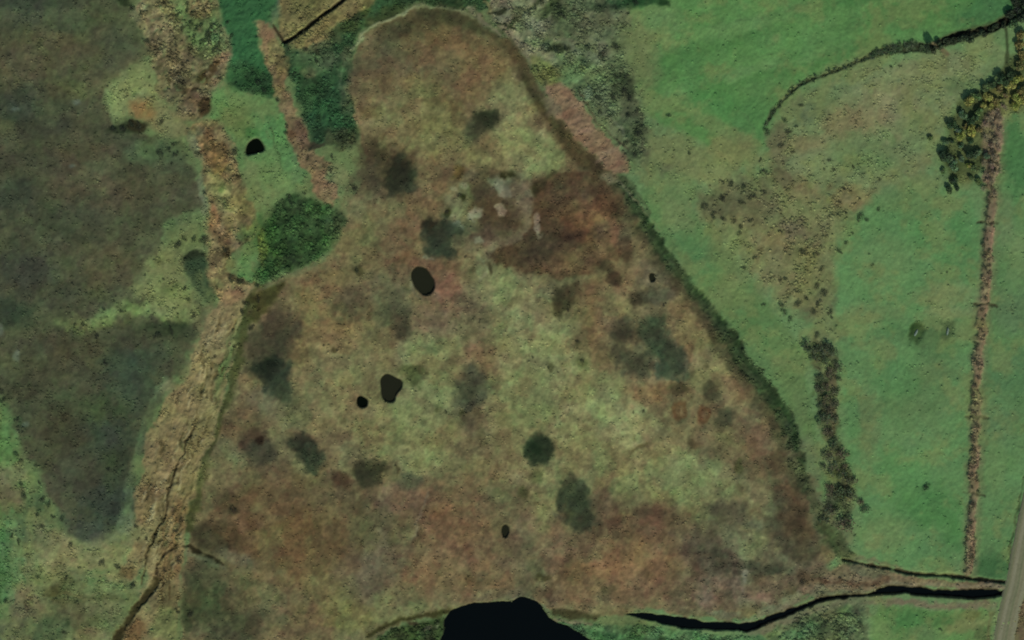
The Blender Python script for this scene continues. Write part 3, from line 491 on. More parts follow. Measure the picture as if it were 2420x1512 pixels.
# ---- the long tan reed bank
RB = [(592, 676), (560, 700), (520, 712), (498, 735), (470, 800), (458, 850), (436, 900), (405, 930), (385, 935), (380, 970), (362, 1010), (345, 1040), (338, 1110), (322, 1160), (318, 1235), (335, 1262), (300, 1310), (280, 1345),
      (300, 1370), (345, 1350), (340, 1400), (300, 1460), (260, 1530), (400, 1540), (425, 1430), (432, 1340), (436, 1290), (440, 1230), (450, 1190), (466, 1110), (482, 1072), (505, 1030), (520, 980), (535, 920), (548, 850), (560, 790), (572, 730)]
poly(RB, (120, 111, 78), 9, 7, mot=.07, den=.4, drk=.7, siz=.28, region=REED)
for q in ((500, 780, 26, 70, 22, (124, 112, 82)), (470, 900, 40, 60, 22, (124, 114, 80)), (430, 980, 40, 70, 22, (122, 110, 76)), (390, 1090, 40, 80, 18, (126, 110, 78)), (350, 1190, 26, 60, 15, (112, 96, 66)), (430, 1160, 26, 70, 18, (118, 108, 72)), (460, 1040, 26, 60, 20, (120, 112, 72)),
          (410, 1240, 26, 60, 15, (110, 88, 58)), (400, 1340, 30, 50, 10, (106, 86, 56)), (350, 1290, 26, 26, 0, (110, 100, 68)), (300, 1350, 24, 14, -15, (86, 72, 46)), (395, 1430, 30, 50, 0, (92, 86, 56)), (390, 1480, 36, 40, 0, (96, 108, 66)), (320, 1490, 22, 30, 30, (98, 74, 48)),
          (545, 700, 24, 16, 0, (122, 98, 72)), (330, 1260, 24, 20, 0, (106, 106, 74)), (395, 915, 16, 16, 0, (112, 114, 82)), (540, 830, 12, 60, 15, (98, 114, 70)), (525, 880, 10, 60, 15, (90, 112, 66)), (440, 1450, 10, 60, 0, (56, 66, 42)), (340, 1360, 14, 26, 0, (88, 106, 70))):
    blob(*q[:4], q[5], rot=q[4], soft=.9, alpha=.75, edge=.3)
for k in range(210):       # fine streaks lying along the reed bank
    t = rng.uniform(0, 1); b = 740 + t * 600
    c = np.interp(b, [740, 900, 1100, 1340], [530, 485, 405, 375]); w = np.interp(b, [740, 900, 1100, 1340], [30, 45, 58, 42])
    a = c + rng.uniform(-w, w); ln = rng.uniform(14, 46)
    line([(a, b), (a - ln * .32, b + ln)], rng.uniform(1.5, 3.5), [(92, 82, 52), (146, 138, 104), (74, 68, 42), (138, 128, 94)][k % 4], 3.5, .8, dz=(-.10, .10, -.14, .10)[k % 4])
for k in range(90):
    t = rng.uniform(0, 1) ** .8; b = 800 + t * 610
    c = np.interp(b, [740, 900, 1100, 1340, 1410], [530, 485, 405, 375, 390]); w = np.interp(b, [740, 900, 1100, 1340], [26, 40, 52, 40])
    a = c + rng.uniform(-.3, 1) * w; ln = rng.uniform(5, 13)
    line([(a, b), (a - ln * .45, b + ln)], rng.uniform(3, 6.5), (74, 66, 40) if k % 3 else (84, 86, 56), 4, .75, dz=-.1, edge=1.5)
line([(430, 905), (418, 960), (398, 1010), (380, 1060), (368, 1110), (362, 1160), (350, 1215)], 3, (88, 76, 50), 4, .55, dz=-.1)
line([(500, 830), (492, 880), (478, 930), (462, 975), (455, 1010)], 3, (84, 76, 46), 4, .6, dz=-.1)
DR = (54, 48, 28)
line([(457, 1010), (443, 1040), (427, 1077), (412, 1104), (405, 1140), (397, 1174), (383, 1220), (367, 1260), (352, 1300), (347, 1330)], 6, DR, 3.5, .9, dz=-.35, edge=2.2)
line([(432, 885), (415, 930), (400, 975), (380, 1040), (362, 1100)], 2.5, (92, 82, 54), 4, .5)
line([(413, 1285), (385, 1307), (374, 1335), (370, 1350), (385, 1380)], 8, (52, 44, 26), 5, .9, dz=-.3, edge=3)
line([(556, 848), (545, 885), (528, 900), (505, 990)], 3, (74, 82, 46), 4, .6)
line([(620, 675), (598, 690), (580, 740), (560, 790), (548, 840)], 4, (60, 66, 36), 4, .7)
line([(430, 1290), (460, 1298), (500, 1310), (525, 1335)], 8, (38, 36, 22), 6, .9, dz=-.3, edge=3)
line([(440, 1306), (490, 1322), (530, 1345)], 9, (92, 96, 72), 7, .6)
line([(372, 1370), (352, 1395), (335, 1420), (316, 1440), (296, 1475), (275, 1510), (255, 1560)], 14, (42, 38, 18), 7, .9, dz=-.5, edge=3)
line([(400, 1360), (404, 1400), (398, 1420)], 4, (58, 48, 28), 4, .8); line([(380, 1385), (384, 1420)], 4, (62, 52, 30), 4, .8)
# ---- the lake shore and the south edge
poly([(850, 1560), (900, 1500), (960, 1475), (1010, 1468), (1050, 1450), (1058, 1500), (1050, 1700), (850, 1700)], (46, 58, 32), 14, 8, .95, mot=.2, den=.9, drk=.6, siz=.4, region=MARSH)
line([(870, 1500), (930, 1472), (990, 1455), (1040, 1448), (1062, 1440)], 10, (46, 46, 22), 9, .8)
for q in ((1010, 1485, 12, 6, -30, (96, 92, 74)), (1030, 1478, 10, 4, -40, (88, 92, 72)), (1060, 1478, 8, 10, -30, (84, 76, 62)), (975, 1475, 14, 6, 0, (58, 48, 34)), (1000, 1500, 14, 10, 0, (60, 84, 50))):
    blob(*q[:4], q[5], rot=q[4], soft=.8, alpha=.8, edge=.3)
poly([(1300, 1466), (1390, 1466), (1450, 1474), (1530, 1480), (1620, 1494), (1760, 1500), (1800, 1490), (1860, 1560), (1800, 1700), (1380, 1700), (1400, 1515), (1350, 1485)], (66, 96, 62), 9, 6, .95, mot=.14, den=.6, drk=.6, region=MARSH)
line([(1310, 1447, 14), (1360, 1452, 22), (1410, 1458, 12)], 18, (52, 50, 30), 10, .85); line([(1300, 1464), (1350, 1467), (1400, 1470)], 6, (108, 102, 80), 5, .85); line([(1210, 1412), (1250, 1411), (1280, 1424), (1296, 1450)], 5, (92, 100, 76), 6, .7)
line([(1380, 1480), (1440, 1490), (1520, 1498), (1620, 1505)], 4, (92, 118, 80), 5, .7); line([(1390, 1492), (1460, 1503), (1560, 1512)], 4, (54, 84, 52), 5, .7)
poly([(1800, 1495), (1850, 1470), (1930, 1440), (2000, 1425), (2060, 1425), (2060, 1700), (1780, 1700)], (82, 92, 64), 14, 8, .9, mot=.14, den=.8, drk=.55, siz=.4, region=MARSH)
for q in ((1920, 1490, 30, 20, 0, (62, 82, 54)), (1870, 1500, 30, 16, 0, (74, 100, 68)), (1990, 1470, 30, 20, 0, (72, 82, 58)), (1960, 1450, 20, 12, 0, (88, 88, 62)), (2030, 1450, 20, 26, 0, (84, 92, 66)), (1820, 1498, 26, 10, 0, (96, 110, 70))):
    blob(*q[:4], q[5], rot=q[4], soft=.8, alpha=.8, edge=.3)
poly([(2060, 1436), (2120, 1434), (2240, 1440), (2340, 1436), (2350, 1460), (2335, 1560), (2340, 1700), (2050, 1700)], (80, 116, 68), 12, 7, .95, mot=.06, den=.15, region=PAST)
for q in ((2140, 1470, 50, 26, 0, (64, 108, 62)), (2230, 1460, 50, 16, 0, (66, 100, 58)), (2280, 1480, 50, 14, -8, (100, 110, 72)), (2300, 1455, 26, 12, 0, (84, 92, 54)), (2080, 1490, 26, 26, 0, (92, 118, 72)), (2320, 1500, 16, 16, 0, (56, 74, 46)), (2180, 1500, 40, 26, 0, (86, 116, 74))):
    blob(*q[:4], q[5], rot=q[4], soft=.9, alpha=.8, edge=.3)
line([(2000, 1424), (2100, 1422), (2200, 1428), (2300, 1434), (2350, 1432)], 13, (98, 102, 78), 9, .85, edge=3); line([(2180, 1426), (2260, 1432), (2340, 1428)], 4, (110, 98, 82), 5, .7)
# band between the two drains
poly([(1870, 1385), (1920, 1370), (1985, 1325), (2030, 1332), (2120, 1356), (2220, 1368), (2300, 1372), (2384, 1380), (2384, 1396), (2240, 1392), (2110, 1380), (2060, 1400), (1960, 1402), (1900, 1410)], (106, 92, 72), 8, 5, .95, mot=.09, den=.3, drk=.7, region=REED)
line([(2080, 1378), (2180, 1382), (2280, 1384), (2380, 1388)], 13, (112, 106, 86), 6, .85); line([(1895, 1366), (1960, 1372), (2060, 1384), (2100, 1366)], 9, (72, 54, 40), 8, .7, edge=4); line([(1900, 1390), (1960, 1396), (2040, 1398)], 8, (116, 96, 76), 7, .7)
line([(1985, 1328), (2040, 1344), (2100, 1356)], 9, (98, 98, 72), 8, .6)
# right verge
poly([(2395, 1440), (2419, 1400), (2600, 1300), (2600, 1700), (2370, 1700)], (92, 78, 62), 14, 8, .9, den=.5, drk=.7, region=ROUGH)
line([(2432, 1150), (2418, 1200), (2400, 1290), (2390, 1350), (2372, 1440), (2350, 1520), (2330, 1600)], 12, (92, 110, 80), 8, .7)
line([(2432, 1100), (2418, 1131), (2408, 1174), (2388, 1291), (2381, 1338)], 4, (52, 70, 42), 3.5, .9, dz=-.2)
line([(2345, 1450), (2338, 1490), (2330, 1530)], 8, (68, 66, 46), 8, .7)
# ---- second pass: smaller marks
# olive lawns of the middle and the rusty ground along the south
for pts, al in (([(1150, 640), (1240, 650), (1330, 740), (1370, 850), (1500, 915), (1530, 1000), (1480, 1060), (1440, 1110), (1400, 1170), (1300, 1140), (1210, 1120), (1180, 1020), (1140, 960), (1170, 860), (1160, 760)], .5),
                ([(960, 790), (1060, 790), (1100, 860), (1080, 960), (1090, 1060), (1040, 1140), (960, 1100), (840, 1060), (820, 1000), (930, 960), (960, 880)], .5), ([(1460, 1080), (1560, 1050), (1660, 1070), (1750, 1120), (1740, 1180), (1640, 1200), (1500, 1180), (1440, 1140)], .6),
                ([(1060, 385), (1180, 335), (1270, 335), (1300, 375), (1270, 430), (1220, 410), (1120, 400)], .6), ([(700, 900), (800, 920), (820, 1000), (760, 1040), (680, 980)], .4), ([(480, 1080), (560, 1070), (580, 1130), (500, 1180), (470, 1140)], .4),
                ([(930, 200), (1040, 190), (1060, 290), (1160, 330), (1060, 380), (920, 330), (880, 260)], .35)):
    poly(pts, (108, 112, 72), 34, 22, al)
poly([(1400, 930), (1500, 930), (1530, 1000), (1480, 1060), (1400, 1040), (1380, 980)], (118, 122, 82), 30, 18, .5)
poly([(1580, 1080), (1660, 1080), (1730, 1120), (1700, 1160), (1600, 1150)], (112, 119, 80), 26, 18, .5)
for pts, c, al in (([(480, 1220), (560, 1160), (640, 1110), (780, 1120), (880, 1170), (860, 1260), (860, 1340), (740, 1370), (640, 1340), (560, 1300)], (92, 77, 52), .4), ([(1000, 1180), (1130, 1170), (1230, 1210), (1240, 1320), (1200, 1400), (1060, 1425), (960, 1400), (960, 1300)], (102, 84, 60), .38),
                   ([(1400, 1200), (1500, 1190), (1640, 1200), (1630, 1280), (1640, 1360), (1560, 1430), (1420, 1440), (1330, 1420), (1330, 1330), (1400, 1270)], (98, 81, 58), .35), ([(1860, 1120), (1900, 1150), (1930, 1240), (1910, 1310), (1850, 1280), (1830, 1180)], (84, 70, 50), .5),
                   ([(940, 100), (1080, 70), (1180, 120), (1200, 200), (1100, 220), (1000, 180)], (96, 84, 57), .4)):
    poly(pts, c, 26, 22, al)
poly([(1500, 1200), (1640, 1200), (1640, 1240), (1540, 1250), (1440, 1260), (1430, 1220)], (84, 70, 52), 20, 14, .5)
poly([(1440, 30), (1540, 20), (1560, 90), (1540, 180), (1520, 260), (1480, 200), (1440, 120)], (92, 110, 72), 50, 24, .6, den=.2)
poly([(1300, 120), (1400, 120), (1460, 200), (1480, 330), (1420, 250), (1340, 180)], (84, 100, 68), 26, 14, .55)
blob(1500, 300, 26, 50, (76, 88, 62), rot=-15, soft=.9, alpha=.5)
# underwood of the bush line
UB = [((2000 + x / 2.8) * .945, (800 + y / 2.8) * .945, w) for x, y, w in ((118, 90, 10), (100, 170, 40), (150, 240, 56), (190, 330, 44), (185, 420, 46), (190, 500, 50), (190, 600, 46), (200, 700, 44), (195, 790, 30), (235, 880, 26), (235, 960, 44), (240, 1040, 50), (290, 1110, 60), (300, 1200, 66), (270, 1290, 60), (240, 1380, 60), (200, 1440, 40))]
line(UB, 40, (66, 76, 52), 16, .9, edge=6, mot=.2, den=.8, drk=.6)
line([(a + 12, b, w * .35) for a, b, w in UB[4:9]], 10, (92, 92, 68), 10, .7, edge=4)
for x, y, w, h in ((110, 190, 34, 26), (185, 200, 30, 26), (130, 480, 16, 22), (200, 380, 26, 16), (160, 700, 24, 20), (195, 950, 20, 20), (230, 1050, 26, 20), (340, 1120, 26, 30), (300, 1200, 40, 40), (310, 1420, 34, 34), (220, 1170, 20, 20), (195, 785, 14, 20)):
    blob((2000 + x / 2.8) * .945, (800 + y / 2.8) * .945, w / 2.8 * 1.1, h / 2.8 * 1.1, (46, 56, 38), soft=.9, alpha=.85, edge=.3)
for pts in (TL(2, 0, (1050, 100), (1140, 160), (1230, 230)), TL(2, 0, (1540, 640), (1620, 760), (1720, 920)), ((2237, 130), (2236, 170), (2240, 210)), ((2110, 640), (2104, 760), (2120, 900)), ((1700, 60), (1850, 30), (2000, 5)), ((1560, 200), (1720, 150), (1900, 110))):
    line(pts, 2.2, (66, 94, 60), 3, .5, edge=1)
line([(1960, 800), (2000, 810), (2040, 815), (2100, 800)], 8, (70, 96, 62), 12, .5, edge=4)
# south-east corner of the bog
poly([(1560, 1440), (1640, 1300), (1700, 1250), (1780, 1260), (1850, 1300), (1900, 1330), (1895, 1365), (1870, 1400), (1800, 1440), (1700, 1456), (1600, 1450)], (90, 86, 66), 30, 14, .55, mot=.16, den=.6)
for q in ((1650, 1290, 34, 34, 0, (74, 68, 54)), (1700, 1330, 40, 26, 0, (70, 72, 56)), (1790, 1345, 60, 16, 5, (66, 68, 52)), (1720, 1200, 40, 16, 0, (74, 70, 54)), (1840, 1200, 30, 50, 0, (72, 72, 54)), (1860, 1280, 40, 30, 0, (70, 66, 50)), (1780, 1240, 30, 14, 0, (84, 88, 66)), (1770, 1290, 36, 26, 0, (104, 108, 74)),
          (1660, 1410, 26, 18, 0, (108, 94, 76)), (1720, 1380, 26, 16, 0, (106, 96, 76)), (1800, 1410, 20, 12, 0, (112, 96, 78)), (1760, 1370, 8, 20, 20, (116, 110, 92)), (1880, 1230, 30, 50, -10, (76, 66, 48)), (1900, 1310, 30, 24, 0, (72, 70, 50)), (1830, 1440, 36, 12, 0, (84, 92, 68)), (1700, 1450, 60, 7, 4, (92, 98, 76)),
          (1870, 1410, 30, 12, -20, (104, 112, 84)), (1930, 1395, 30, 8, 0, (112, 108, 84)), (1640, 1340, 10, 30, 0, (76, 66, 50)), (1800, 1180, 26, 40, 0, (100, 104, 72)), (1850, 1090, 30, 30, 0, (84, 74, 54)), (1880, 1120, 20, 40, -10, (70, 72, 50))):
    blob(*q[:4], q[5], rot=q[4], soft=.9, alpha=.8, edge=.5)
poly([(1890, 1150), (1915, 1150), (1960, 1230), (2000, 1290), (1985, 1318), (1960, 1320), (1930, 1260), (1905, 1210)], (84, 88, 64), 14, 8, .85, mot=.14, den=.6)
line([(1930, 1195, 10), (1950, 1235, 18), (1968, 1275, 26), (1985, 1305, 34), (2005, 1318, 26)], 24, (50, 68, 44), 11, .9, edge=5, den=.8, drk=.6)
poly([(1760, 1500), (1780, 1470), (1840, 1446), (1900, 1424), (1960, 1404), (1980, 1396), (2080, 1388), (2080, 1412), (2000, 1424), (1940, 1438), (1860, 1470), (1800, 1500)], (94, 100, 76), 10, 6, .8)
line([(1760, 1466), (1820, 1446), (1880, 1420), (1930, 1404)], 12, (104, 108, 84), 10, .75, edge=5)
line([(2100, 1422), (2180, 1424), (2260, 1430), (2330, 1430)], 12, (100, 98, 78), 9, .8, edge=4)
line([(2010, 1322), (2040, 1322), (2090, 1334), (2130, 1342)], 10, (96, 98, 72), 9, .75, edge=4)
poly([(2000, 1332), (2060, 1344), (2100, 1358), (2060, 1368), (2010, 1352)], (96, 98, 74), 8, 5, .85)
# dark drains and pale lines of the north marsh
for pts, w, c in ((TL(2, 0, (-60, 230), (20, 140), (90, 90), (150, 50), (230, -10)), 9, (44, 54, 32)), (TL(2, 0, (110, 120), (180, 60), (260, 10)), 6, (104, 110, 84)), (TL(1, 0, (1640, 100), (1700, 90), (1760, 60)), 6, (46, 48, 30)),
                  (TL(1, 0, (1730, 170), (1790, 170), (1840, 200)), 8, (40, 46, 28)), (TL(2, 0, (250, 350), (320, 345), (400, 350)), 10, (36, 44, 28)), (TL(2, 0, (30, 240), (120, 300), (190, 350), (250, 400)), 9, (112, 112, 84)),
                  (TL(2, 0, (300, 290), (420, 300), (520, 300)), 8, (104, 106, 82)), (TL(2, 0, (400, 380), (480, 420), (540, 460)), 4, (66, 76, 54)), (TL(2, 0, (590, 740), (680, 790), (760, 870), (830, 950), (870, 1050)), 5, (62, 74, 52)),
                  (TL(2, 0, (560, 700), (640, 760), (720, 860), (790, 950)), 5, (98, 106, 84)), (TL(2, 0, (560, 610), (540, 690)), 12, (92, 108, 84)), (TL(1, 0, (1600, 20), (1660, 60), (1640, 100)), 5, (112, 108, 74)), (TL(1, 0, (1480, 60), (1560, 110), (1640, 170), (1740, 250)), 7, (98, 100, 78))):
    line(pts, w, c, 5, .85, edge=2.5)
for x, y, a, b, c in ((100, 30, 26, 16, (112, 116, 88)), (150, 190, 22, 18, (106, 110, 90)), (100, 240, 20, 14, (112, 114, 88)), (60, 100, 14, 12, (104, 108, 78)), (330, 90, 16, 22, (54, 66, 44)), (640, 50, 40, 12, (40, 52, 34)), (560, 200, 40, 34, (82, 86, 64)), (620, 160, 36, 30, (76, 80, 60)),
                      (770, 330, 12, 12, (62, 72, 48)), (780, 600, 24, 26, (54, 64, 44)), (760, 560, 26, 12, (56, 68, 46)), (830, 660, 14, 20, (56, 66, 46)), (820, 800, 18, 20, (66, 72, 54)), (900, 900, 18, 12, (56, 66, 46)), (910, 960, 16, 12, (58, 70, 48)), (860, 1100, 14, 10, (60, 74, 50)), (450, 530, 30, 30, (84, 104, 72))):
    blob(*T(2, 0, x, y), a, b, c, soft=.9, alpha=.8, edge=.45)
# streaky brown ground at the top left: pale ridges and dark clefts
for k in range(150):
    a, b = rng.uniform(325, 520), rng.uniform(-10, 215)
    if (a - 325) < b * .18 or a > 548 - b * .1:
        continue
    th = rng.uniform(-1.2, -.3) if k % 3 else rng.uniform(.6, 1.9); ln = rng.uniform(6, 20)
    c = [(70, 64, 42), (126, 116, 86), (58, 62, 38), (120, 104, 78), (92, 108, 72)][k % 5]
    line([(a, b), (a + ln * math.cos(th), b + ln * math.sin(th))], rng.uniform(2, 6), c, 4, .6, edge=2)
# grassy ridges west of the reed bank and on the tan strip
for k in range(60):
    a, b = rng.uniform(496, 600), rng.uniform(300, 680)
    if not (470 + (b - 300) * .1 < a < 545 + (b - 300) * .17):
        continue
    line([(a, b), (a + rng.uniform(-5, 5), b + rng.uniform(4, 12))], rng.uniform(2, 5), [(72, 62, 38), (124, 112, 80), (84, 92, 56)][k % 3], 4, .6, edge=2)
# short bleached scratches over the bog
for k in range(260):
    a, b = rng.uniform(500, 1850), rng.uniform(60, 1440)
    j, i = int((b - V0) / STEP), int((a - U0) / STEP)
    if REG[j, i] != BOG:
        continue
    th = rng.uniform(-2.6, -.4); ln = rng.uniform(8, 30)
    c = CAN[j, i] * (rng.uniform(1.08, 1.2) if k % 2 else rng.uniform(.8, .92))
    line([(a, b), (a + ln * .5 * math.cos(th), b + ln * .5 * math.sin(th) + 2), (a + ln * math.cos(th), b + ln * math.sin(th))], rng.uniform(2, 5), tuple(c), 5, .6, edge=2.5)
# patches of single plants running together: soft blotches everywhere, each its own size and colour
PB = (DEN * (MOT + .02) * (REG != PAST)).ravel().astype(np.float64); PB /= PB.sum()
for n, (kk, r0, r1, am) in enumerate(((1500, 2.6, 7, .28), (900, 6, 14, .20), (320, 14, 34, .13))):
    pick = rng.choice(NU * NV, kk, p=PB)
    for q in pick:
        j, i = divmod(int(q), NU)
        u, v = U0 + i * STEP, V0 + j * STEP
        rr_ = rng.uniform(r0, r1); el = rng.uniform(.5, 1)
        sl = box(u, v, u, v, rr_ * 1.7)
        x, y = UU[sl] - u, VV[sl] - v
        th = rng.uniform(0, 3.14); c, s_ = math.cos(th), math.sin(th)
        rad = np.sqrt(((x * c + y * s_) / rr_) ** 2 + ((-x * s_ + y * c) / (rr_ * el)) ** 2) + .35 * NE2[sl] + .2 * NE1[sl]
        a = smooth((1.2 - rad) / .9)[..., None]
        lo = .55 if REG[j, i] in (BOG, HEATH) else 1.0
        t = rng.uniform(-1, .75) * am * lo
        CAN[sl] *= 1 + a * (t + np.array([rng.uniform(-.05, .04), rng.uniform(-.02, .03), rng.uniform(-.05, .05)]) * lo)
blob(462, 606, 26, 10, (32, 42, 26), soft=.6, edge=.25); blob(468, 628, 28, 20, (44, 62, 42), soft=.8)  # shadow along the top of the dark vegetation painted in, dark green growth below
blob(1925, 1343, 40, 14, (90, 86, 64), soft=.9); blob(1905, 1365, 26, 14, (84, 74, 54), soft=.9)
for pts in (((1790, 1452), (1850, 1434), (1900, 1412), (1960, 1396)), ((1800, 1492), (1860, 1468), (1930, 1440), (2000, 1420))):
    line(pts, 12, (98, 100, 76), 9, .8, edge=4)
blob(1272, 1064, 32, 33, (44, 56, 38), soft=.5, edge=.12); blob(1268, 1058, 14, 12, (36, 50, 32), soft=.9)
for q in ((1045, 558, 34, 38, 0, (48, 56, 42)), (948, 418, 26, 38, 0, (46, 52, 38)), (1358, 1180, 30, 36, -10, (50, 58, 42)), (1375, 1215, 36, 22, 25, (54, 58, 44)), (1142, 278, 22, 18, 0, (44, 50, 34)), (1112, 920, 34, 34, 0, (62, 66, 50)), (634, 868, 22, 22, 0, (36, 42, 32)), (655, 890, 28, 30, 0, (46, 54, 42)), (1592, 868, 32, 24, 0, (56, 68, 50)),
          (1510, 862, 32, 24, 0, (62, 68, 50)), (1545, 790, 30, 34, 0, (56, 66, 48)), (1585, 832, 24, 18, 0, (54, 64, 46)), (1462, 785, 26, 26, 0, (64, 64, 48)), (715, 1048, 24, 22, 0, (44, 48, 36)), (870, 1108, 26, 18, 0, (52, 54, 38)), (1325, 708, 22, 26, 0, (58, 58, 40)), (735, 1076, 18, 36, 0, (50, 60, 44)), (985, 882, 20, 22, 0, (60, 66, 40))):
    blob(*q[:4], q[5], rot=q[4], soft=.9, alpha=.6, edge=.5)
    for _ in range(7):
        th = rng.uniform(0, 6.28); d = rng.uniform(.7, 1.5); r_ = rng.uniform(.22, .5)
        blob(q[0] + math.cos(th) * d * q[2], q[1] + math.sin(th) * d * q[3], q[2] * r_, q[3] * r_ * rng.uniform(.6, 1), tuple(np.array(q[5]) * rng.uniform(1.0, 1.25)), rot=rng.uniform(0, 180), soft=1.0, alpha=.6, edge=.5)
line([(1890, 1120, 20), (1915, 1180, 26), (1940, 1235, 28), (1965, 1280, 28), (1990, 1312, 30)], 26, (60, 70, 46), 16, .75, edge=7, den=.7, drk=.7)
for q in ((1930, 560, 24, 30, 0, (90, 94, 68)), (1945, 640, 20, 40, 5, (84, 88, 64)), (1955, 700, 24, 30, 0, (74, 82, 58)), (1950, 760, 26, 34, 0, (86, 96, 68)), (1915, 730, 26, 26, 0, (76, 84, 58)), (1975, 790, 26, 16, 0, (80, 96, 66)), (1760, 450, 60, 26, -15, (84, 92, 66)), (1680, 480, 40, 26, 0, (80, 90, 62)),
          (1800, 500, 60, 40, 0, (92, 98, 70)), (1840, 640, 50, 60, 20, (98, 106, 74))):
    blob(*q[:4], q[5], rot=q[4], soft=1.0, alpha=.65, edge=.5)
# the two hollows of the paired boulders
blob(2165, 786, 17, 24, (36, 60, 28), rot=25, soft=.7, edge=.12, dz=-.35, den=.6)
blob(2240, 783, 15, 26, (44, 74, 48), rot=8, soft=.9, edge=.15, dz=-.35, den=.5)
blob(2238, 765, 16, 7, (28, 54, 34), soft=.7, edge=.2); blob(2200, 800, 60, 20, (72, 100, 62), soft=1, alpha=.6)
#PAINT_END

# ------------------------------------------------------------------ nothing in the cover runs smooth: bend it all a little
WU = 5.0 * fbm(46, 101, 3) + 3.6 * fbm(15, 102, 3) + 1.2 * noise(6, 105)
WV = 5.0 * fbm(46, 103, 3) + 3.6 * fbm(15, 104, 3) + 1.2 * noise(6, 106)


def bend(A):
    x = np.clip((UU + WU - U0) / STEP, 0, NU - 1.001); y = np.clip((VV + WV - V0) / STEP, 0, NV - 1.001)
    i, j = x.astype(int), y.astype(int); fx, fy = x - i, y - j
    if A.ndim == 3:
        fx, fy = fx[..., None], fy[..., None]
    return ((A[j, i] * (1 - fx) + A[j, i + 1] * fx) * (1 - fy) + (A[j + 1, i] * (1 - fx) + A[j + 1, i + 1] * fx) * fy).astype(np.float32)


CAN[:] = bend(CAN); MOT[:] = bend(MOT); DEN[:] = bend(DEN); DRK[:] = bend(DRK); HGT[:] = bend(HGT)
REG[:] = REG[np.clip(np.round((VV + WV - V0) / STEP).astype(int), 0, NV - 1), np.clip(np.round((UU + WU - U0) / STEP).astype(int), 0, NU - 1)]
# ------------------------------------------------------------------ water lines and hollows
NEDR = [(1812, 292, 3), (1822, 268, 4), (1848, 240, 4), (1870, 214, 5), (1894, 196, 8), (1920, 186, 8), (1948, 177, 6), (1988, 160, 6), (2028, 143, 10), (2068, 127, 14), (2114, 115, 16), (2160, 112, 16), (2200, 112, 18)]
NEDR2 = [(2222, 99, 13), (2250, 89, 17), (2281, 81, 19), (2315, 74, 17), (2348, 64, 16), (2391, 43, 17), (2419, 22, 24), (2460, -20, 24)]
line([(a, b, w + 8) for a, b, w in NEDR], 8, (58, 76, 50), 8, .8, edge=3, den=.9, drk=.6)
line(NEDR, 8, (42, 52, 34), 5, .9, dz=-.4, edge=3)
line([(a, b, w + 10) for a, b, w in NEDR2], 8, (50, 62, 40), 8, .8, edge=3)
line(NEDR2, 8, (30, 30, 20), 5, .95, dz=-.9, edge=2.5)
line([(2205, 104), (2218, 112), (2236, 128)], 12, (88, 84, 62), 6, .9)
line([(2376, 70), (2380, 110), (2378, 150)], 7, (44, 56, 34), 5, .8)
D_N = [(840, -30), (812, 0), (770, 30), (740, 52), (712, 76), (690, 90), (670, 100)]
D_S1 = [(1990, 1320, 3), (2020, 1328, 4), (2048, 1334, 6), (2090, 1340, 4), (2114, 1345, 6), (2148, 1354, 8), (2214, 1358, 9), (2250, 1360, 9), (2281, 1364, 11), (2300, 1368, 7), (2314, 1367, 8), (2374, 1375, 6)]
D_S2 = [(1764, 1484, 13), (1800, 1468, 15), (1848, 1451, 12), (1898, 1432, 11), (1924, 1421, 9), (1964, 1410, 5), (2010, 1407, 4), (2048, 1405, 5), (2081, 1396, 12), (2114, 1390, 16), (2181, 1397, 17), (2230, 1401, 15), (2248, 1402, 17), (2314, 1402, 19), (2350, 1401, 18), (2372, 1401, 11)]
DARKBANK = (40, 36, 22)
line(D_N, 8, DARKBANK, 4, .95, dz=-.9, edge=1.2)
line([(645, 58), (655, 75), (668, 95)], 5, DARKBANK, 4, .8, dz=-.3)
line(D_S1, 8, DARKBANK, 6, .9, dz=-.8, edge=2)
line([(a, b, w + 6) for a, b, w in D_S2], 8, (50, 46, 30), 8, .6, edge=4)
line(D_S2, 8, (28, 27, 16), 7, .95, dz=-1.0, edge=2.6)
LAKE = [(1030, 1560), (1040, 1510), (1052, 1490), (1048, 1466), (1060, 1450), (1080, 1436), (1125, 1424), (1165, 1424), (1209, 1422), (1230, 1412), (1253, 1416), (1273, 1425), (1284, 1442), (1292, 1456), (1304, 1468), (1326, 1477), (1350, 1484),
        (1368, 1498), (1395, 1514), (1430, 1540), (1450, 1700), (1020, 1700)]
POND = [(1470, 1449), (1500, 1448), (1528, 1447), (1560, 1453), (1593, 1457), (1626, 1460), (1660, 1467), (1700, 1470), (1743, 1474), (1775, 1468), (1800, 1476), (1780, 1488), (1763, 1490), (1730, 1488), (1693, 1487), (1650, 1486), (1610, 1480), (1570, 1474), (1526, 1462), (1496, 1455)]
poly(LAKE, (34, 42, 26), 14, 5, .6, dz=-.1, den=.8)
poly(LAKE, (24, 28, 20), 5, 4, dz=-1.1, den=0, mot=.02)
poly(POND, (34, 36, 26), 14, 5, .6, dz=-.1)
poly(POND, (28, 28, 22), 6, 4, dz=-1.0, den=0, mot=.02)
POOLS = [  # outline points of every pool
    [(972, 640), (985, 630), (1003, 633), (1016, 645), (1026, 662), (1026, 682), (1016, 697), (1003, 698), (988, 688), (977, 672), (970, 655)],
    [(898, 892), (912, 880), (932, 890), (950, 898), (948, 918), (935, 932), (932, 950), (918, 952), (902, 944), (898, 920)],
    [(842, 940), (852, 933), (866, 938), (872, 950), (866, 962), (852, 964), (841, 956)],
    [(1186, 1244), (1194, 1238), (1202, 1246), (1201, 1262), (1194, 1272), (1186, 1266), (1183, 1254)],
    [(1533, 648), (1542, 644), (1549, 652), (1546, 664), (1536, 665)],
    [(581, 366), (581, 348), (587, 334), (600, 326), (613, 329), (622, 341), (625, 357), (614, 360), (600, 364)]]
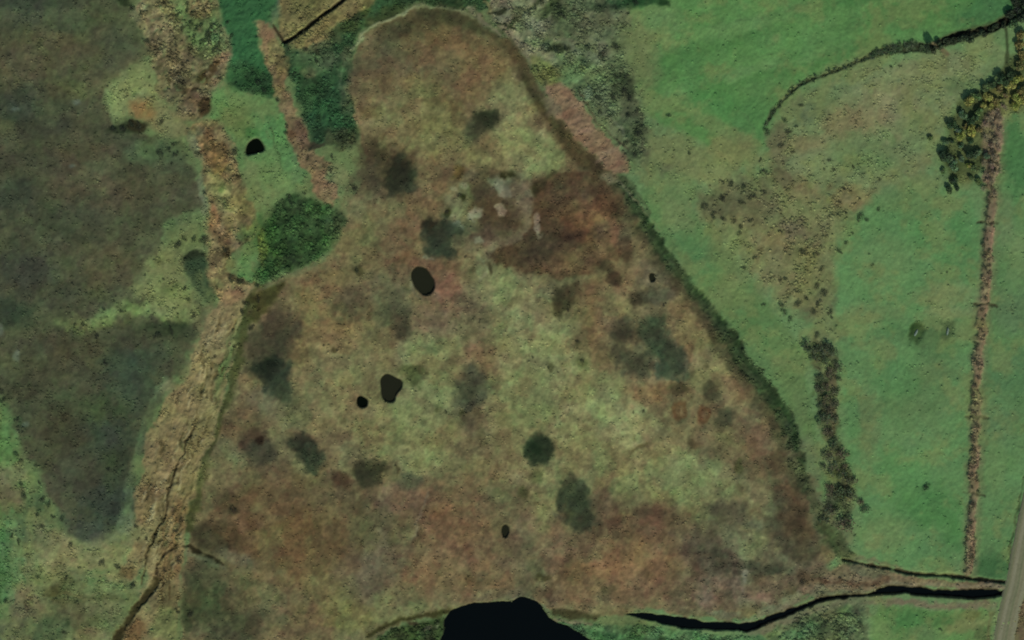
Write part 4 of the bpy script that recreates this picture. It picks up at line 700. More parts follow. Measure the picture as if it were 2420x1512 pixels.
for P in POOLS:
    poly(P, (58, 60, 42), 12, 3, .55, dz=-.05, ch=1, den=.6, drk=.7)
    poly(P, (36, 37, 24), 6, 2.2, dz=-.8, den=0, mot=.02, ch=1)

# ------------------------------------------------------------------ the tan ground gets its relief
# the bog's own patchwork: olive lawns and rusty sedge with fairly crisp limits


def soft_mask(m, k=5):
    m = m.astype(np.float32)
    for _ in range(2):
        for ax in (0, 1):
            c = np.cumsum(np.pad(m, [(k + 1, k) if a == ax else (0, 0) for a in (0, 1)], mode='edge'), axis=ax, dtype=np.float64)
            n = m.shape[ax]
            m = ((np.take(c, np.arange(2 * k + 1, 2 * k + 1 + n), ax) - np.take(c, np.arange(n), ax)) / (2 * k + 1)).astype(np.float32)
    return m


isb = soft_mask(REG == BOG)
bm = np.array([95, 89, 62], np.float32)
w = isb[..., None] * 1.0
lumc = (CAN @ np.array([.4, .5, .1], np.float32))[..., None]
CAN += w * (.25 * (lumc - 89) + .02 * ((CAN - lumc) - (bm - 89)))
p1 = smooth(.5 + 2.6 * fbm(34, 301, 5)); p2 = smooth(.5 + 3.0 * fbm(18, 302, 4)); p3 = smooth(.5 + 3.2 * fbm(60, 303, 5))
p4 = smooth(.5 + 3.0 * fbm(9, 306, 3))
CAN *= 1 + w * ((p4 - .5)[..., None] * .06 + (p1 - .5)[..., None] * np.array([.05, .09, .07]) + (p2 - .5)[..., None] * np.array([.10, .10, .10]) + (p3 - .5)[..., None] * np.array([-.03, .03, .02]))
ish = soft_mask(REG == HEATH)[..., None]
CAN *= 1 + ish * (np.array([-.04, .02, .03]) + (p1 - .5)[..., None] * np.array([.05, .09, .05]) + (p2 - .5)[..., None] * .07)
# grass is worn yellow in places
isg = soft_mask((REG == PAST) | (REG == ROUGH))
yl = smooth(.15 + 1.3 * fbm(75, 304, 5) + .5 * fbm(20, 305, 3)) * isg
CAN += (yl * .50)[..., None] * (np.array([104, 117, 74], np.float32) - CAN)
CAN *= 1 + isg[..., None] * np.array([.03, -.005, -.02])
ist = soft_mask((REG == MARSH) | (REG == REED))[..., None]
CAN *= 1 + ist * np.clip(MOT / .10, 0, 1.4)[..., None] * ((p2 - .5)[..., None] * .16 + (p1 - .5)[..., None] * np.array([.04, .07, .04]) + np.array([-.02, .01, -.01]))
CAN *= 1 + isg[..., None] * .015
lum = fbm(9, 5, 3) * 0.55 + fbm(28, 6, 4) * 0.7 + fbm(90, 7, 3) * 0.5
hue = fbm(34, 8, 4) + .5 * fbm(11, 9, 2)
grain = noise(4.2, 55) * .6 + noise(6.5, 56) * .6
rough_g = fbm(14, 57, 3)
CAN *= (1 + MOT * (lum + .55 * grain) + np.maximum(MOT - .05, 0) * 1.3 * rough_g)[..., None]
CAN[..., 0] *= 1 + MOT * .22 * hue
CAN[..., 1] *= 1 - MOT * .22 * hue
CAN[..., 2] *= 1 + MOT * .35 * fbm(40, 12, 3)
np.clip(CAN, 4, 200, out=CAN)
HGT += 0.10 * fbm(22, 20, 4) * (0.3 + 6 * MOT) + 0.35 * fbm(200, 21, 3)
HGT += np.where((REG == MARSH) | (REG == REED), .12, .05) * fbm(8, 22, 2)
WAT = np.minimum(0, HGT)
ramp = np.minimum(np.minimum(UU - ug[0], ug[-1] - UU), np.minimum(VV - vg[0], vg[-1] - VV))
HGT *= smooth(ramp / 40)


def lin(c):
    c = np.asarray(c, np.float32) / 255.0
    return np.where(c <= .04045, c / 12.92, ((c + .055) / 1.055) ** 2.4)


ALB = lin(CAN) / np.array([KR, KG, KB], np.float32)


def wx(u): return (u - CU) * M
def wy(v): return (CV - v) * M


def zat(u, v):
    i = int(np.clip(round((u - U0) / STEP), 0, NU - 1)); j = int(np.clip(round((v - V0) / STEP), 0, NV - 1))
    return float(HGT[j, i])


# ------------------------------------------------------------------ materials
def material(name, attr=None, color=None, rough=.95, spec=.1, bump=0, bscale=3.0, var=0, vscale=2.0, objcol=False, detail=3):
    m = bpy.data.materials.new(name); m.use_nodes = True
    n, l = m.node_tree.nodes, m.node_tree.links
    b = n['Principled BSDF']
    b.inputs['Roughness'].default_value = rough
    b.inputs['Specular IOR Level'].default_value = spec
    src = None
    if attr:
        a = n.new('ShaderNodeAttribute'); a.attribute_name = attr; src = a.outputs['Color']
    else:
        c = n.new('ShaderNodeRGB'); c.outputs[0].default_value = tuple(color) + (1,); src = c.outputs[0]
    if objcol:
        oi = n.new('ShaderNodeObjectInfo'); mx = n.new('ShaderNodeMix'); mx.data_type = 'RGBA'; mx.blend_type = 'MULTIPLY'
        mx.inputs[0].default_value = 1; l.new(src, mx.inputs[6]); l.new(oi.outputs['Color'], mx.inputs[7]); src = mx.outputs[2]
    geo = n.new('ShaderNodeNewGeometry')
    if var:
        t = n.new('ShaderNodeTexNoise'); t.inputs['Scale'].default_value = vscale; t.inputs['Detail'].default_value = detail
        l.new(geo.outputs['Position'], t.inputs['Vector'])
        r = n.new('ShaderNodeMapRange'); r.inputs[1].default_value = .25; r.inputs[2].default_value = .75
        r.inputs[3].default_value = 1 - var; r.inputs[4].default_value = 1 + var
        l.new(t.outputs['Fac'], r.inputs[0])
        mx = n.new('ShaderNodeVectorMath'); mx.operation = 'SCALE'
        l.new(src, mx.inputs[0]); l.new(r.outputs[0], mx.inputs['Scale']); src = mx.outputs[0]
    l.new(src, b.inputs['Base Color'])
    if bump:
        t = n.new('ShaderNodeTexNoise'); t.inputs['Scale'].default_value = bscale; t.inputs['Detail'].default_value = 4
        l.new(geo.outputs['Position'], t.inputs['Vector'])
        bp = n.new('ShaderNodeBump'); bp.inputs['Strength'].default_value = 1; bp.inputs['Distance'].default_value = bump
        l.new(t.outputs['Fac'], bp.inputs['Height']); l.new(bp.outputs[0], b.inputs['Normal'])
    return m


m_ground = material('ground_cover', attr='Cover', bump=.06, bscale=2.2, var=.12, vscale=1.3)
m_tuft = material('grass_tuft', attr='Cover', rough=.9)
m_leaf = material('bush_leaves', attr='Cover', rough=.8, spec=.2, objcol=True)
m_bark = material('bark', color=(.09, .075, .055), var=.3, vscale=6)
m_water = material('peat_water', color=(.0012, .0022, .0024), rough=.3, spec=.02, bump=.004, bscale=.8)
m_pool = material('peat_pool_water', color=(.0095, .0105, .0055), rough=.3, spec=.02, bump=.004, bscale=.8)
m_black = material('black_water', color=(.0012, .0022, .0010), rough=.3, spec=.02)
m_rock = material('rock', color=(.085, .115, .085), var=.3, vscale=3, bump=.05)

# ------------------------------------------------------------------ ground meshes, one for every kind of ground
def set_attr(me, rgb):
    a = me.color_attributes.new('Cover', 'FLOAT_COLOR', 'POINT')
    buf = np.ones((len(rgb), 4), np.float32); buf[:, :3] = rgb
    a.data.foreach_set('color', buf.ravel())


def mesh_np(name, co, faces, mat, rgb=None, smooth_=True, normals=None):
    me = bpy.data.meshes.new(name)
    k = faces.shape[1]
    me.vertices.add(len(co)); me.vertices.foreach_set('co', co.astype(np.float32).ravel())
    me.loops.add(faces.size); me.loops.foreach_set('vertex_index', faces.astype(np.int32).ravel())
    me.polygons.add(len(faces)); me.polygons.foreach_set('loop_start', np.arange(0, faces.size, k, dtype=np.int32))
    me.polygons.foreach_set('loop_total', np.full(len(faces), k, np.int32))
    if smooth_:
        me.polygons.foreach_set('use_smooth', np.ones(len(faces), bool))
    me.materials.append(mat)
    me.update(calc_edges=True)
    if rgb is not None:
        set_attr(me, rgb)
    if normals is not None:
        me.normals_split_custom_set_from_vertices(normals)
    return me


def obj(name, me, parent=None, loc=None, **props):
    o = bpy.data.objects.new(name, me); COL.objects.link(o)
    if parent is not None:
        o.parent = parent
    if loc is not None:
        o.location = loc
    for k, v in props.items():
        o[k] = v
    return o


X, Y = wx(UU), wy(VV)
gy, gx = np.gradient(HGT, STEP * M)
NRM = np.stack([-gx, gy, np.ones_like(gx)], -1)
NRM /= np.linalg.norm(NRM, axis=-1, keepdims=True)
P3 = np.stack([X, Y, HGT], -1).reshape(-1, 3)
N3 = NRM.reshape(-1, 3); A3 = ALB.reshape(-1, 3)
idx = np.arange(NU * NV).reshape(NV, NU)
quads = np.stack([idx[1:, :-1], idx[1:, 1:], idx[:-1, 1:], idx[:-1, :-1]], -1)
freg = REG[:-1, :-1]
for rid, nm in ((HEATH, 'heath_ground'), (BOG, 'bog_ground'), (PAST, 'pasture_ground'), (ROUGH, 'rough_grass_ground'), (MARSH, 'marsh_ground'), (REED, 'reed_ground')):
    f = quads[freg == rid].reshape(-1, 4)
    used = np.unique(f)
    remap = np.zeros(NU * NV, np.int32); remap[used] = np.arange(len(used))
    me = mesh_np(nm, P3[used], remap[f], m_ground, A3[used], True, N3[used])
    obj(nm, me, kind='structure')
# the land beyond, out to the horizon
x0, x1, y0, y1 = wx(ug[0]), wx(ug[-1]), wy(vg[-1]), wy(vg[0])
FAR = 4500.0
ring = [(-FAR, -FAR), (FAR, -FAR), (FAR, FAR), (-FAR, FAR), (x0, y0), (x1, y0), (x1, y1), (x0, y1)]
co = np.array([(a, b, 0) for a, b in ring])
fa = np.array([(0, 1, 5, 4), (1, 2, 6, 5), (2, 3, 7, 6), (3, 0, 4, 7)])
m_far = material('distant_grassland', color=tuple(lin((84, 112, 70)) / np.array([KR, KG, KB])), var=.35, vscale=.02, bump=.2, bscale=.5)
obj('grassland', mesh_np('grassland', co, fa, m_far, None, False), kind='structure')

# ------------------------------------------------------------------ water sheets
def sheet(name, pts, z, mat, thick=None):
    p = chaikin(pts, True, 1)
    co = np.array([(wx(a), wy(b), z) for a, b in p][::-1])
    me = bpy.data.meshes.new(name)
    me.from_pydata([tuple(q) for q in co], [], [tuple(range(len(co)))])
    me.materials.append(mat)
    return obj(name, me, kind='structure')


def ribbon(name, pts, grow, z, mat):
    p = chaikin([(q[0], q[1], (q[2] if len(q) > 2 else 8) + grow) for q in pts], False, 2)
    d = np.gradient(p[:, :2], axis=0); d /= np.linalg.norm(d, axis=1, keepdims=True) + 1e-9
    n = np.stack([-d[:, 1], d[:, 0]], 1) * p[:, 2:3] * .5
    a, b = p[:, :2] + n, p[:, :2] - n
    vs = [(wx(q[0]), wy(q[1]), z) for q in np.vstack([a, b])]
    N = len(p)
    me = bpy.data.meshes.new(name)
    me.from_pydata(vs, [], [(i, i + 1, N + i + 1, N + i) for i in range(N - 1)])
    me.materials.append(mat)
    return obj(name, me, kind='structure')


def grow_poly(P, g):
    c = np.mean(P, 0)
    return [tuple(np.array(q) + (np.array(q) - c) / (np.linalg.norm(np.array(q) - c) + 1e-6) * g) for q in P]


sheet('lake', grow_poly(LAKE, 3), -.62, m_water)
sheet('pond', POND, -.60, m_water)
for P in POOLS:
    c = np.mean(P, 0)
    sheet('pool', grow_poly(P, 1.5), zat(*c) + .32, m_black if P in (POOLS[2], POOLS[5]) else m_pool)
ribbon('drain', D_N, -1, -.62, m_pool)
ribbon('drain', D_S1, -3, -.62, m_pool)
ribbon('stream', D_S2, -2, -.64, m_water)
ribbon('drain', NEDR2, -2, -.60, m_pool)

# ------------------------------------------------------------------ the lane
RL = [(2440, 1060), (2428, 1120), (2418, 1164), (2401, 1241), (2381, 1341), (2374, 1385), (2361, 1427), (2344, 1511), (2328, 1620)]
RW = 55
m_road = material('lane_surface', attr='Cover', bump=.01, bscale=6, var=.10, vscale=2.5)
rp = chaikin([(a + 27, b) for a, b in RL], False, 3)
K = 15
prof = np.linspace(-1, 1, K)
pal = {0: (88, 92, 72), 1: (104, 106, 84), 2: (112, 113, 92), 3: (104, 104, 82), 4: (92, 98, 74), 5: (108, 108, 86), 6: (114, 114, 94), 7: (100, 102, 80)}
cols_ = np.array([pal[k] for k in (0, 1, 2, 2, 3, 5, 4, 1, 7, 6, 6, 3, 4, 1, 0)], float)
vs, cs, fs = [], [], []
rr = np.random.default_rng(3)
seg = []
for a, b in zip(rp[:-1], rp[1:]):
    n = max(1, int(np.linalg.norm(b - a) / 4))
    seg += [a + (b - a) * i / n for i in range(n)]
seg.append(rp[-1]); seg = np.array(seg)
wob = np.interp(np.arange(len(seg)), np.arange(0, len(seg) + 6, 6), rr.uniform(-1.6, 1.6, len(np.arange(0, len(seg) + 6, 6))))
for i, c in enumerate(seg):
    d = seg[min(i + 1, len(seg) - 1)] - seg[max(i - 1, 0)]; d /= np.linalg.norm(d)
    n = np.array([-d[1], d[0]])
    for j, t in enumerate(prof):
        q = c - n * t * (RW * .5 + (wob[i] if abs(t) == 1 else 0)) * -1
        zz = .14 + .07 * (1 - t * t) - (.3 if abs(t) == 1 else 0)
        vs.append((wx(q[0]), wy(q[1]), zz + zat(*q) * .0)); cs.append(cols_[j] * (1 + rr.normal(0, .02)))
for i in range(len(seg) - 1):
    for j in range(K - 1):
        fs.append((i * K + j, i * K + j + 1, (i + 1) * K + j + 1, (i + 1) * K + j))
lane = mesh_np('lane', np.array(vs), np.array(fs), m_road, lin(np.array(cs)) / np.array([KR, KG, KB]))
obj('lane', lane, kind='structure')

# ------------------------------------------------------------------ uncountable tufts
CLU = fbm(26, 77, 3) + .4 * fbm(9, 78, 2)


def scatter(name, mask, n, label, hgt=(.18, .5), blades=8):
    p = (DEN * mask * np.clip(.25 + 1.3 * CLU, .02, 2)).ravel().astype(np.float64)
    inside = ((UU > -20) & (UU < 2440) & (VV > -20) & (VV < 1532)).ravel()
    p *= inside
    if p.sum() <= 0:
        return
    p /= p.sum()
    r = np.random.default_rng(abs(hash(name)) % 1000 if False else len(name) * 13 + n)
    k = r.choice(NU * NV, n, p=p)
    u = UU.ravel()[k] + r.uniform(-1.2, 1.2, n); v = VV.ravel()[k] + r.uniform(-1.2, 1.2, n)
    z = HGT.ravel()[k]
    keep = z > -.5
    k, u, v, z = k[keep], u[keep], v[keep], z[keep]; n = len(k)
    rad = SIZ.ravel()[k] * r.uniform(.55, 1.35, n); h = rad * r.uniform(.2, .55, n)
    base = ALB.reshape(-1, 3)[k]
    dk = DRK.ravel()[k]
    f = np.where(r.random(n) < .6, (.4 + .6 * dk) * r.uniform(.85, 1.2, n), r.uniform(1.0, 1.3, n)) * 1.25
    col = base * f[:, None]
    th = r.uniform(0, 2 * math.pi, (n, 1)) + np.arange(blades)[None, :] * (2 * math.pi / blades) + r.uniform(-.3, .3, (n, blades))
    L = rad[:, None] * r.uniform(.6, 1.15, (n, blades))
    cx, cy = wx(u)[:, None], wy(v)[:, None]
    wd = rad[:, None] * .42
    bx, by = cx + np.cos(th) * L * .08, cy + np.sin(th) * L * .08
    px, py = -np.sin(th) * wd, np.cos(th) * wd
    tip = np.stack([cx + np.cos(th) * L, cy + np.sin(th) * L, z[:, None] + h[:, None] * r.uniform(.25, .7, (n, blades))], -1)
    mid = z[:, None] + h[:, None] * .9
    a = np.stack([bx + px, by + py, mid + 0 * bx], -1); b = np.stack([bx - px, by - py, mid + 0 * bx], -1)
    c0 = np.stack([cx + np.cos(th) * L * .9, cy + np.sin(th) * L * .9, z[:, None] - .05 + 0 * bx], -1)
    co = np.stack([a, b, tip, c0], 2).reshape(-1, 3)
    q = np.arange(n * blades) * 4
    fc = np.vstack([np.stack([q, q + 1, q + 2], 1), np.stack([q, q + 2, q + 3], 1)])
    me = mesh_np(name, co, fc, m_tuft, np.repeat(col, blades * 4, 0), False)
    obj(name, me, kind='stuff', label=label, category='vegetation') if False else obj(name, me, kind='stuff')


scatter('bog_sedge', REG == BOG, 7000, '', blades=6)
scatter('heather', REG == HEATH, 3000, '', blades=6)
scatter('marsh_rushes', REG == MARSH, 9000, '', blades=7)
scatter('reeds', REG == REED, 5000, '', blades=6)
scatter('rough_grass', REG == ROUGH, 8000, '', blades=6)
scatter('pasture_grass', REG == PAST, 1800, '', blades=5)

# ------------------------------------------------------------------ bushes and trees
def crown_mesh(name, seed, n, flat=.75, lobes=6, leaf=.17, spread=.55):
    r = np.random.default_rng(seed)
    lc = r.normal(0, 1, (lobes, 3)); lc /= np.linalg.norm(lc, axis=1, keepdims=True)
    lc *= r.uniform(.3, spread, (lobes, 1)); lc[:, 2] = np.abs(lc[:, 2]) * flat
    lr = r.uniform(.36, .58, lobes)
    w = r.integers(0, lobes, n)
    d = r.normal(0, 1, (n, 3)); d /= np.linalg.norm(d, axis=1, keepdims=True)
    d[:, 2] = np.where(d[:, 2] < -.35, -d[:, 2], d[:, 2])
    p = lc[w] + d * (lr[w] * r.uniform(.72, 1.08, n))[:, None]
    p[:, 2] *= flat
    p[:, 2] += .55
    nrm = d + r.normal(0, .55, (n, 3)); nrm /= np.linalg.norm(nrm, axis=1, keepdims=True)
    t = np.cross(nrm, r.normal(0, 1, (n, 3))); t /= np.linalg.norm(t, axis=1, keepdims=True) + 1e-9
    b = np.cross(nrm, t)
    s = (leaf * r.uniform(.6, 1.3, n))[:, None]
    co = np.stack([p + t * s, p + b * s * .7, p - t * s, p - b * s * .7], 1).reshape(-1, 3)
    co[:, 2] = np.maximum(co[:, 2], .02)
    fc = np.arange(n * 4).reshape(-1, 4)
    shade = r.uniform(.65, 1.35, n)[:, None] * (1 + r.normal(0, .1, (lobes, 3)))[w]
    return mesh_np(name, co, fc, m_leaf, np.repeat(shade, 4, 0), False)


def stem_mesh(name, seed, limbs=4):
    r = np.random.default_rng(seed)
    vs, fs = [], []

    def tube(a, b, ra, rb):
        a, b = Vector(a), Vector(b); ax = (b - a).normalized()
        s = ax.orthogonal().normalized(); t = ax.cross(s); k0 = len(vs)
        for c, rad in ((a, ra), (b, rb)):
            for i in range(6):
                th = i * math.pi / 3
                vs.append(tuple(c + (s * math.cos(th) + t * math.sin(th)) * rad))
        for i in range(6):
            fs.append((k0 + i, k0 + (i + 1) % 6, k0 + 6 + (i + 1) % 6, k0 + 6 + i))
    tube((0, 0, -.1), (.03, .02, .35), .085, .06)
    tube((.03, .02, .35), (.0, .04, .8), .06, .03)
    for i in range(limbs):
        th = i * 2 * math.pi / limbs + r.uniform(-.4, .4); q = r.uniform(.35, .5)
        tube((.02, .02, r.uniform(.2, .4)), (math.cos(th) * q, math.sin(th) * q, r.uniform(.55, .8)), .04, .015)
    me = bpy.data.meshes.new(name); me.from_pydata(vs, [], fs); me.materials.append(m_bark)
    return me


CROWNS = [crown_mesh('crown', 40 + i, 300, flat=f, lobes=l) for i, (f, l) in enumerate(((.8, 6), (.7, 7), (.9, 5), (.65, 8), (.75, 6)))]
SPARSE = [crown_mesh('crown', 60 + i, 150, flat=.8, lobes=7, leaf=.10, spread=.7) for i in range(3)]
CLUMPS = [crown_mesh('crown', 90 + i, 170, flat=.5, lobes=9, leaf=.13, spread=1.0) for i in range(6)]
STEMS = [stem_mesh('trunk', 80 + i) for i in range(3)]
ORD = 'first second third fourth fifth sixth seventh eighth ninth tenth eleventh twelfth thirteenth fourteenth fifteenth sixteenth seventeenth eighteenth nineteenth twentieth'.split()


def ordinal(i):
    if i < 20:
        return ORD[i]
    tens = {2: 'twenty', 3: 'thirty', 4: 'forty', 5: 'fifty', 6: 'sixty', 7: 'seventy', 8: 'eighty', 9: 'ninety'}
    t, o = divmod(i + 1, 10)
    return tens[t] + '-' + ORD[o - 1] if o else {30: 'thirtieth', 40: 'fortieth', 50: 'fiftieth', 60: 'sixtieth', 70: 'seventieth', 80: 'eightieth', 90: 'ninetieth'}[i + 1]


rb = random.Random(11)


def plant(kind, u, v, r_m, h_m, rgb, label, group, cat, sparse=False, top='crown', stem='trunk'):
    """a bush or tree: an empty at its foot, the crown and the trunk under it"""
    root = bpy.data.objects.new(kind, None); COL.objects.link(root)
    root.location = (wx(u), wy(v), zat(u, v) - .02)
    root.rotation_euler = (0, 0, rb.uniform(0, 6.28))
    root.empty_display_size = .3
    root['label'] = label; root['category'] = cat; root['group'] = group
    c = obj(top, rb.choice(SPARSE if sparse else CLUMPS if kind in ('bush', 'bank_shrub', 'hedge_bush') else CROWNS), root)
    e = rb.uniform(.85, 1.15)
    c.scale = (r_m * e, r_m / e, h_m * .72)
    c.color = tuple(lin(rgb) / np.array([KR, KG, KB]) * 1.15) + (1,)
    s = obj(stem, rb.choice(STEMS), root); s.scale = (r_m * .9, r_m * .9, h_m * .9)
    return root


def Z2(x, y):   # the corner wood, read at 4.723 times the photograph's 2300,180 corner
    return ((2300 + x / 4.723) * .945, (180 + y / 4.723) * .945)


def size_word(r):
    return 'large' if r > 1.7 else 'medium sized' if r > 1.25 else 'small' if r > .8 else 'very small'


# --- wood in the upper right corner
wood = [(570, 340, 75, 'y'), (670, 300, 60, 'g'), (800, 290, 70, 'y'), (760, 190, 60, 'g'), (850, 150, 55, 'd'), (980, 110, 80, 'd'), (930, 200, 55, 'o'), (1000, 270, 60, 'o'), (880, 350, 60, 'o'), (1120, 400, 55, 'y'), (1190, 190, 60, 'd'),
        (1200, 300, 60, 'o'), (1080, 160, 60, 'y'), (500, 500, 60, 'b'), (700, 470, 55, 'g'), (640, 540, 50, 'd'), (590, 590, 55, 'd'), (360, 620, 62, 'd'), (440, 690, 50, 'b'), (600, 700, 70, 'y'), (700, 680, 45, 'o'), (470, 760, 60, 'y'),
        (590, 810, 48, 'd'), (300, 830, 40, 'b'), (370, 820, 36, 'd'), (310, 1000, 92, 'd'), (250, 960, 40, 'd'), (480, 870, 36, 'b'), (480, 1020, 50, 'b'), (600, 990, 75, 'd'), (680, 950, 50, 'b'), (400, 1100, 70, 'b'), (270, 1170, 38, 'g'),
        (580, 1110, 45, 'y'), (640, 1140, 50, 'g'), (400, 1290, 55, 'd'), (340, 1390, 48, 'd'), (440, 1380, 38, 'd'), (600, 1260, 40, 'g'), (690, 1290, 45, 'g'), (120, 780, 36, 'g'), (790, 990, 50, 'b'), (540, 640, 40, 'o'),
        (830, 400, 50, 'y'), (740, 400, 45, 'y')]
WC = {'y': ((112, 118, 56), 'yellow green'), 'g': ((70, 90, 50), 'mid green'), 'd': ((42, 62, 36), 'dark green'), 'o': ((92, 90, 50), 'olive brown'), 'b': ((66, 88, 60), 'grey green')}
for a, b, c in ((1740, 170, 'd'), (1790, 250, 'o'), (1780, 320, 'o'), (1795, 390, 'o'), (1780, 470, 'o'), (1720, 540, 'd'), (1770, 560, 'y'), (1800, 640, 'o'), (1760, 690, 'y'), (1750, 750, 'y'), (1805, 710, 'y'), (1700, 600, 'y'),
                (1790, 40, 'd'), (1760, 90, 'd'), (1810, 110, 'd')):
    u, v = T(3, 0, a, b)
    wood.append(((u / .945 - 2300) * 4.723, (v / .945 - 180) * 4.723, 62, c))
wood.sort(key=lambda q: q[1])
cnt = {}
for x, y, r, c in wood:
    u, v = Z2(x, y); rm = r / 4.723 * .1 * 1.12
    rgb, cw = WC[c]
    key = cw; i = cnt.get(key, 0); cnt[key] = i + 1
    plant('small_tree', u, v, rm, rm * 1.35, rgb, f'{cw} leafy tree in the upper right wood, {ordinal(i)} {cw} one from the top', 'trees of the upper right wood', 'tree')
bare = [(830, 560, 60), (900, 480, 55), (960, 560, 45), (760, 620, 55), (860, 640, 50), (940, 700, 50), (780, 780, 60), (900, 820, 60), (830, 880, 50), (940, 900, 45), (760, 1080, 50), (880, 1010, 60), (860, 1110, 55), (870, 1210, 50), (940, 1180, 36), (850, 1290, 50),
        (760, 1210, 45), (740, 1380, 50), (880, 1440, 40), (1010, 430, 40), (960, 400, 40)]
for i, (x, y, r) in enumerate(sorted(bare, key=lambda q: q[1])):
    u, v = Z2(x, y); rm = r / 4.723 * .1 * 1.1
    plant('leafless_tree', u, v, rm, rm * 1.3, (112, 104, 84), f'grey brown leafless tree beside the hedge bank, {ordinal(i)} from the top', 'leafless trees beside the hedge bank', 'tree', sparse=True)

# --- the bush line down the pasture
BL = [(118, 100, 18), (50, 190, 38), (110, 200, 35), (180, 190, 45), (225, 220, 30), (95, 270, 28), (180, 285, 34), (255, 330, 30), (200, 375, 38), (150, 400, 28), (135, 480, 30), (190, 465, 30), (260, 410, 22), (250, 510, 28), (180, 545, 32),
      (145, 605, 24), (245, 590, 30), (200, 640, 32), (155, 700, 38), (245, 690, 28), (200, 780, 34), (235, 880, 38), (200, 950, 36), (290, 950, 36), (170, 1020, 24), (230, 1050, 38), (310, 1020, 22), (300, 1080, 34), (345, 1130, 40), (220, 1180, 36),
      (290, 1200, 48), (350, 1230, 42), (425, 1270, 24), (460, 1320, 28), (230, 1330, 36), (310, 1420, 50), (160, 1400, 28)]
BCOL = [((50, 64, 42), 'dark green'), ((62, 70, 48), 'olive'), ((70, 70, 50), 'brown')]
for i, (x, y, r) in enumerate(BL):
    u, v = (2000 + x / 2.8) * .945, (800 + y / 2.8) * .945
    rm = r / 2.8 * .1 * 1.1
    rgb, cw = BCOL[0] if (i < 7 or i % 3 == 0) else BCOL[1 if i % 3 == 1 else 2]
    plant('bush', u, v, rm * 1.1, rm * .95 + .1, rgb, f'{size_word(rm)} {cw} bush, {ordinal(i)} from the top of the long bush line', 'bushes of the line down the pasture', 'bush', top='foliage', stem='stem')

# --- bushes along the drain in the north-east
def along(pts, step, jit):
    p = chaikin([q[:2] for q in pts], False, 2); out = []; acc = 0
    for a, b in zip(p[:-1], p[1:]):
        d = np.linalg.norm(b - a); t = acc
        while t < d:
            q = a + (b - a) * t / d; out.append((q[0] + rb.uniform(-jit, jit), q[1] + rb.uniform(-jit, jit))); t += step * rb.uniform(.7, 1.3)
        acc = t - d
    return out


for i, (u, v) in enumerate(along(NEDR, 10, 5)):
    rm = .42 + .75 * smooth(np.array((u - 1980) / 160)) * 1.0 + rb.uniform(-.3, .3)
    plant('hedge_bush', u, v - 1, float(rm), float(rm) * .9 + .2, (52, 72, 46) if i % 3 else (66, 84, 58), f'{size_word(float(rm))} green bush, {ordinal(i)} from the left end of the curved hedge', 'bushes of the curved hedge', 'bush', top='foliage', stem='stem')
for i, (u, v) in enumerate(along([(a, b + w * .35) for a, b, w in NEDR2[:-1]], 11, 6)):
    rm = rb.uniform(.6, 1.4)
    plant('hedge_tree', u, v, rm, rm * 1.4, (40, 52, 32), f'very dark tree over the upper right drain, {ordinal(i)} from the left', 'dark trees over the upper right drain', 'tree')
for i, (u, v, r_) in enumerate(((2385, 34, 1.5), (2404, 22, 1.9), (2415, 40, 1.6), (2418, 5, 1.9), (2398, 6, 1.3))):
    plant('hedge_tree', u, v, r_, r_ * 1.5, (32, 44, 28), f'very dark tree in the knot at the upper right corner, ' + ('lowest left', 'above the drain end', 'lowest right', 'topmost right', 'topmost left')[i], 'dark trees in the upper right corner', 'tree')
plant('hedge_tree', 2204, 116, 1.3, 5.0, (40, 46, 30), 'tallest dark tree of the curved hedge, beside the brown gap', 'trees of the curved hedge', 'tree')

# --- shrubs on the hedge bank
for i, (u, v) in enumerate(along(HB[2:], 14, 6)):
    side = -6 if rb.random() < .65 else 5
    rm = rb.uniform(.28, .85)
    plant('bank_shrub', u + side, v, rm, rm * .9, rb.choice([(70, 68, 48), (60, 66, 44), (80, 74, 56)]), f'{size_word(rm)} scrubby bush on the hedge bank, {ordinal(i)} from its top end', 'shrubs on the hedge bank', 'bush', top='foliage', stem='stem')

# --- single clumps picked out in the photograph
LM = {'corner wood': (2300, 300), 'bush line': (2010, 960), 'tan scrub belt': (1820, 560), 'round mound': (1160, 480), 'largest dark pool': (998, 664), 'black corridor pool': (602, 347), 'reed bank': (440, 1000), 'lake': (1200, 1460),
      'pink brown slab': (1390, 310), 'pale heath patch': (320, 220), 'dark reed mass': (700, 560), 'hedge bank': (2315, 900), 'south-west corner': (60, 1350), 'brown rushy ground': (440, 100), 'paired boulders': (2200, 785), 'lower right stream': (2100, 1400)}
used_lab = {}


def where(u, v):
    k = min(LM, key=lambda q: (LM[q][0] - u) ** 2 + (LM[q][1] - v) ** 2)
    du, dv = u - LM[k][0], v - LM[k][1]
    s = ('upper ' if dv < -25 else 'lower ' if dv > 25 else '') + ('left' if du < -25 else 'right' if du > 25 else '')
    s = s.strip() or 'middle'
    s = {'upper': 'top', 'lower': 'bottom'}.get(s, s)
    key = (k, s); i = used_lab.get(key, 0); used_lab[key] = i + 1
    return k, s, i


def clump(u, v, r_m, rgb, cw='dark green', kind='rush_clump', cat='rushes'):
    k, s, i = where(u, v)
    tail = f'{ordinal(i)} {"over the middle" if s == "middle" else "to the " + s} of the {k}'
    root = bpy.data.objects.new(kind, None); COL.objects.link(root)
    root.location = (wx(u), wy(v), zat(u, v) - .02); root.rotation_euler = (0, 0, rb.uniform(0, 6.28))
    root['label'] = f'{cw} rush clump, {tail}'; root['category'] = cat; root['group'] = 'single rush clumps'
    c = obj('foliage', rb.choice(CLUMPS), root); c.scale = (r_m * rb.uniform(.9, 1.25), r_m * rb.uniform(.6, 1), r_m * .45)
    c.color = tuple(lin(rgb) / np.array([KR, KG, KB])) + (1,)


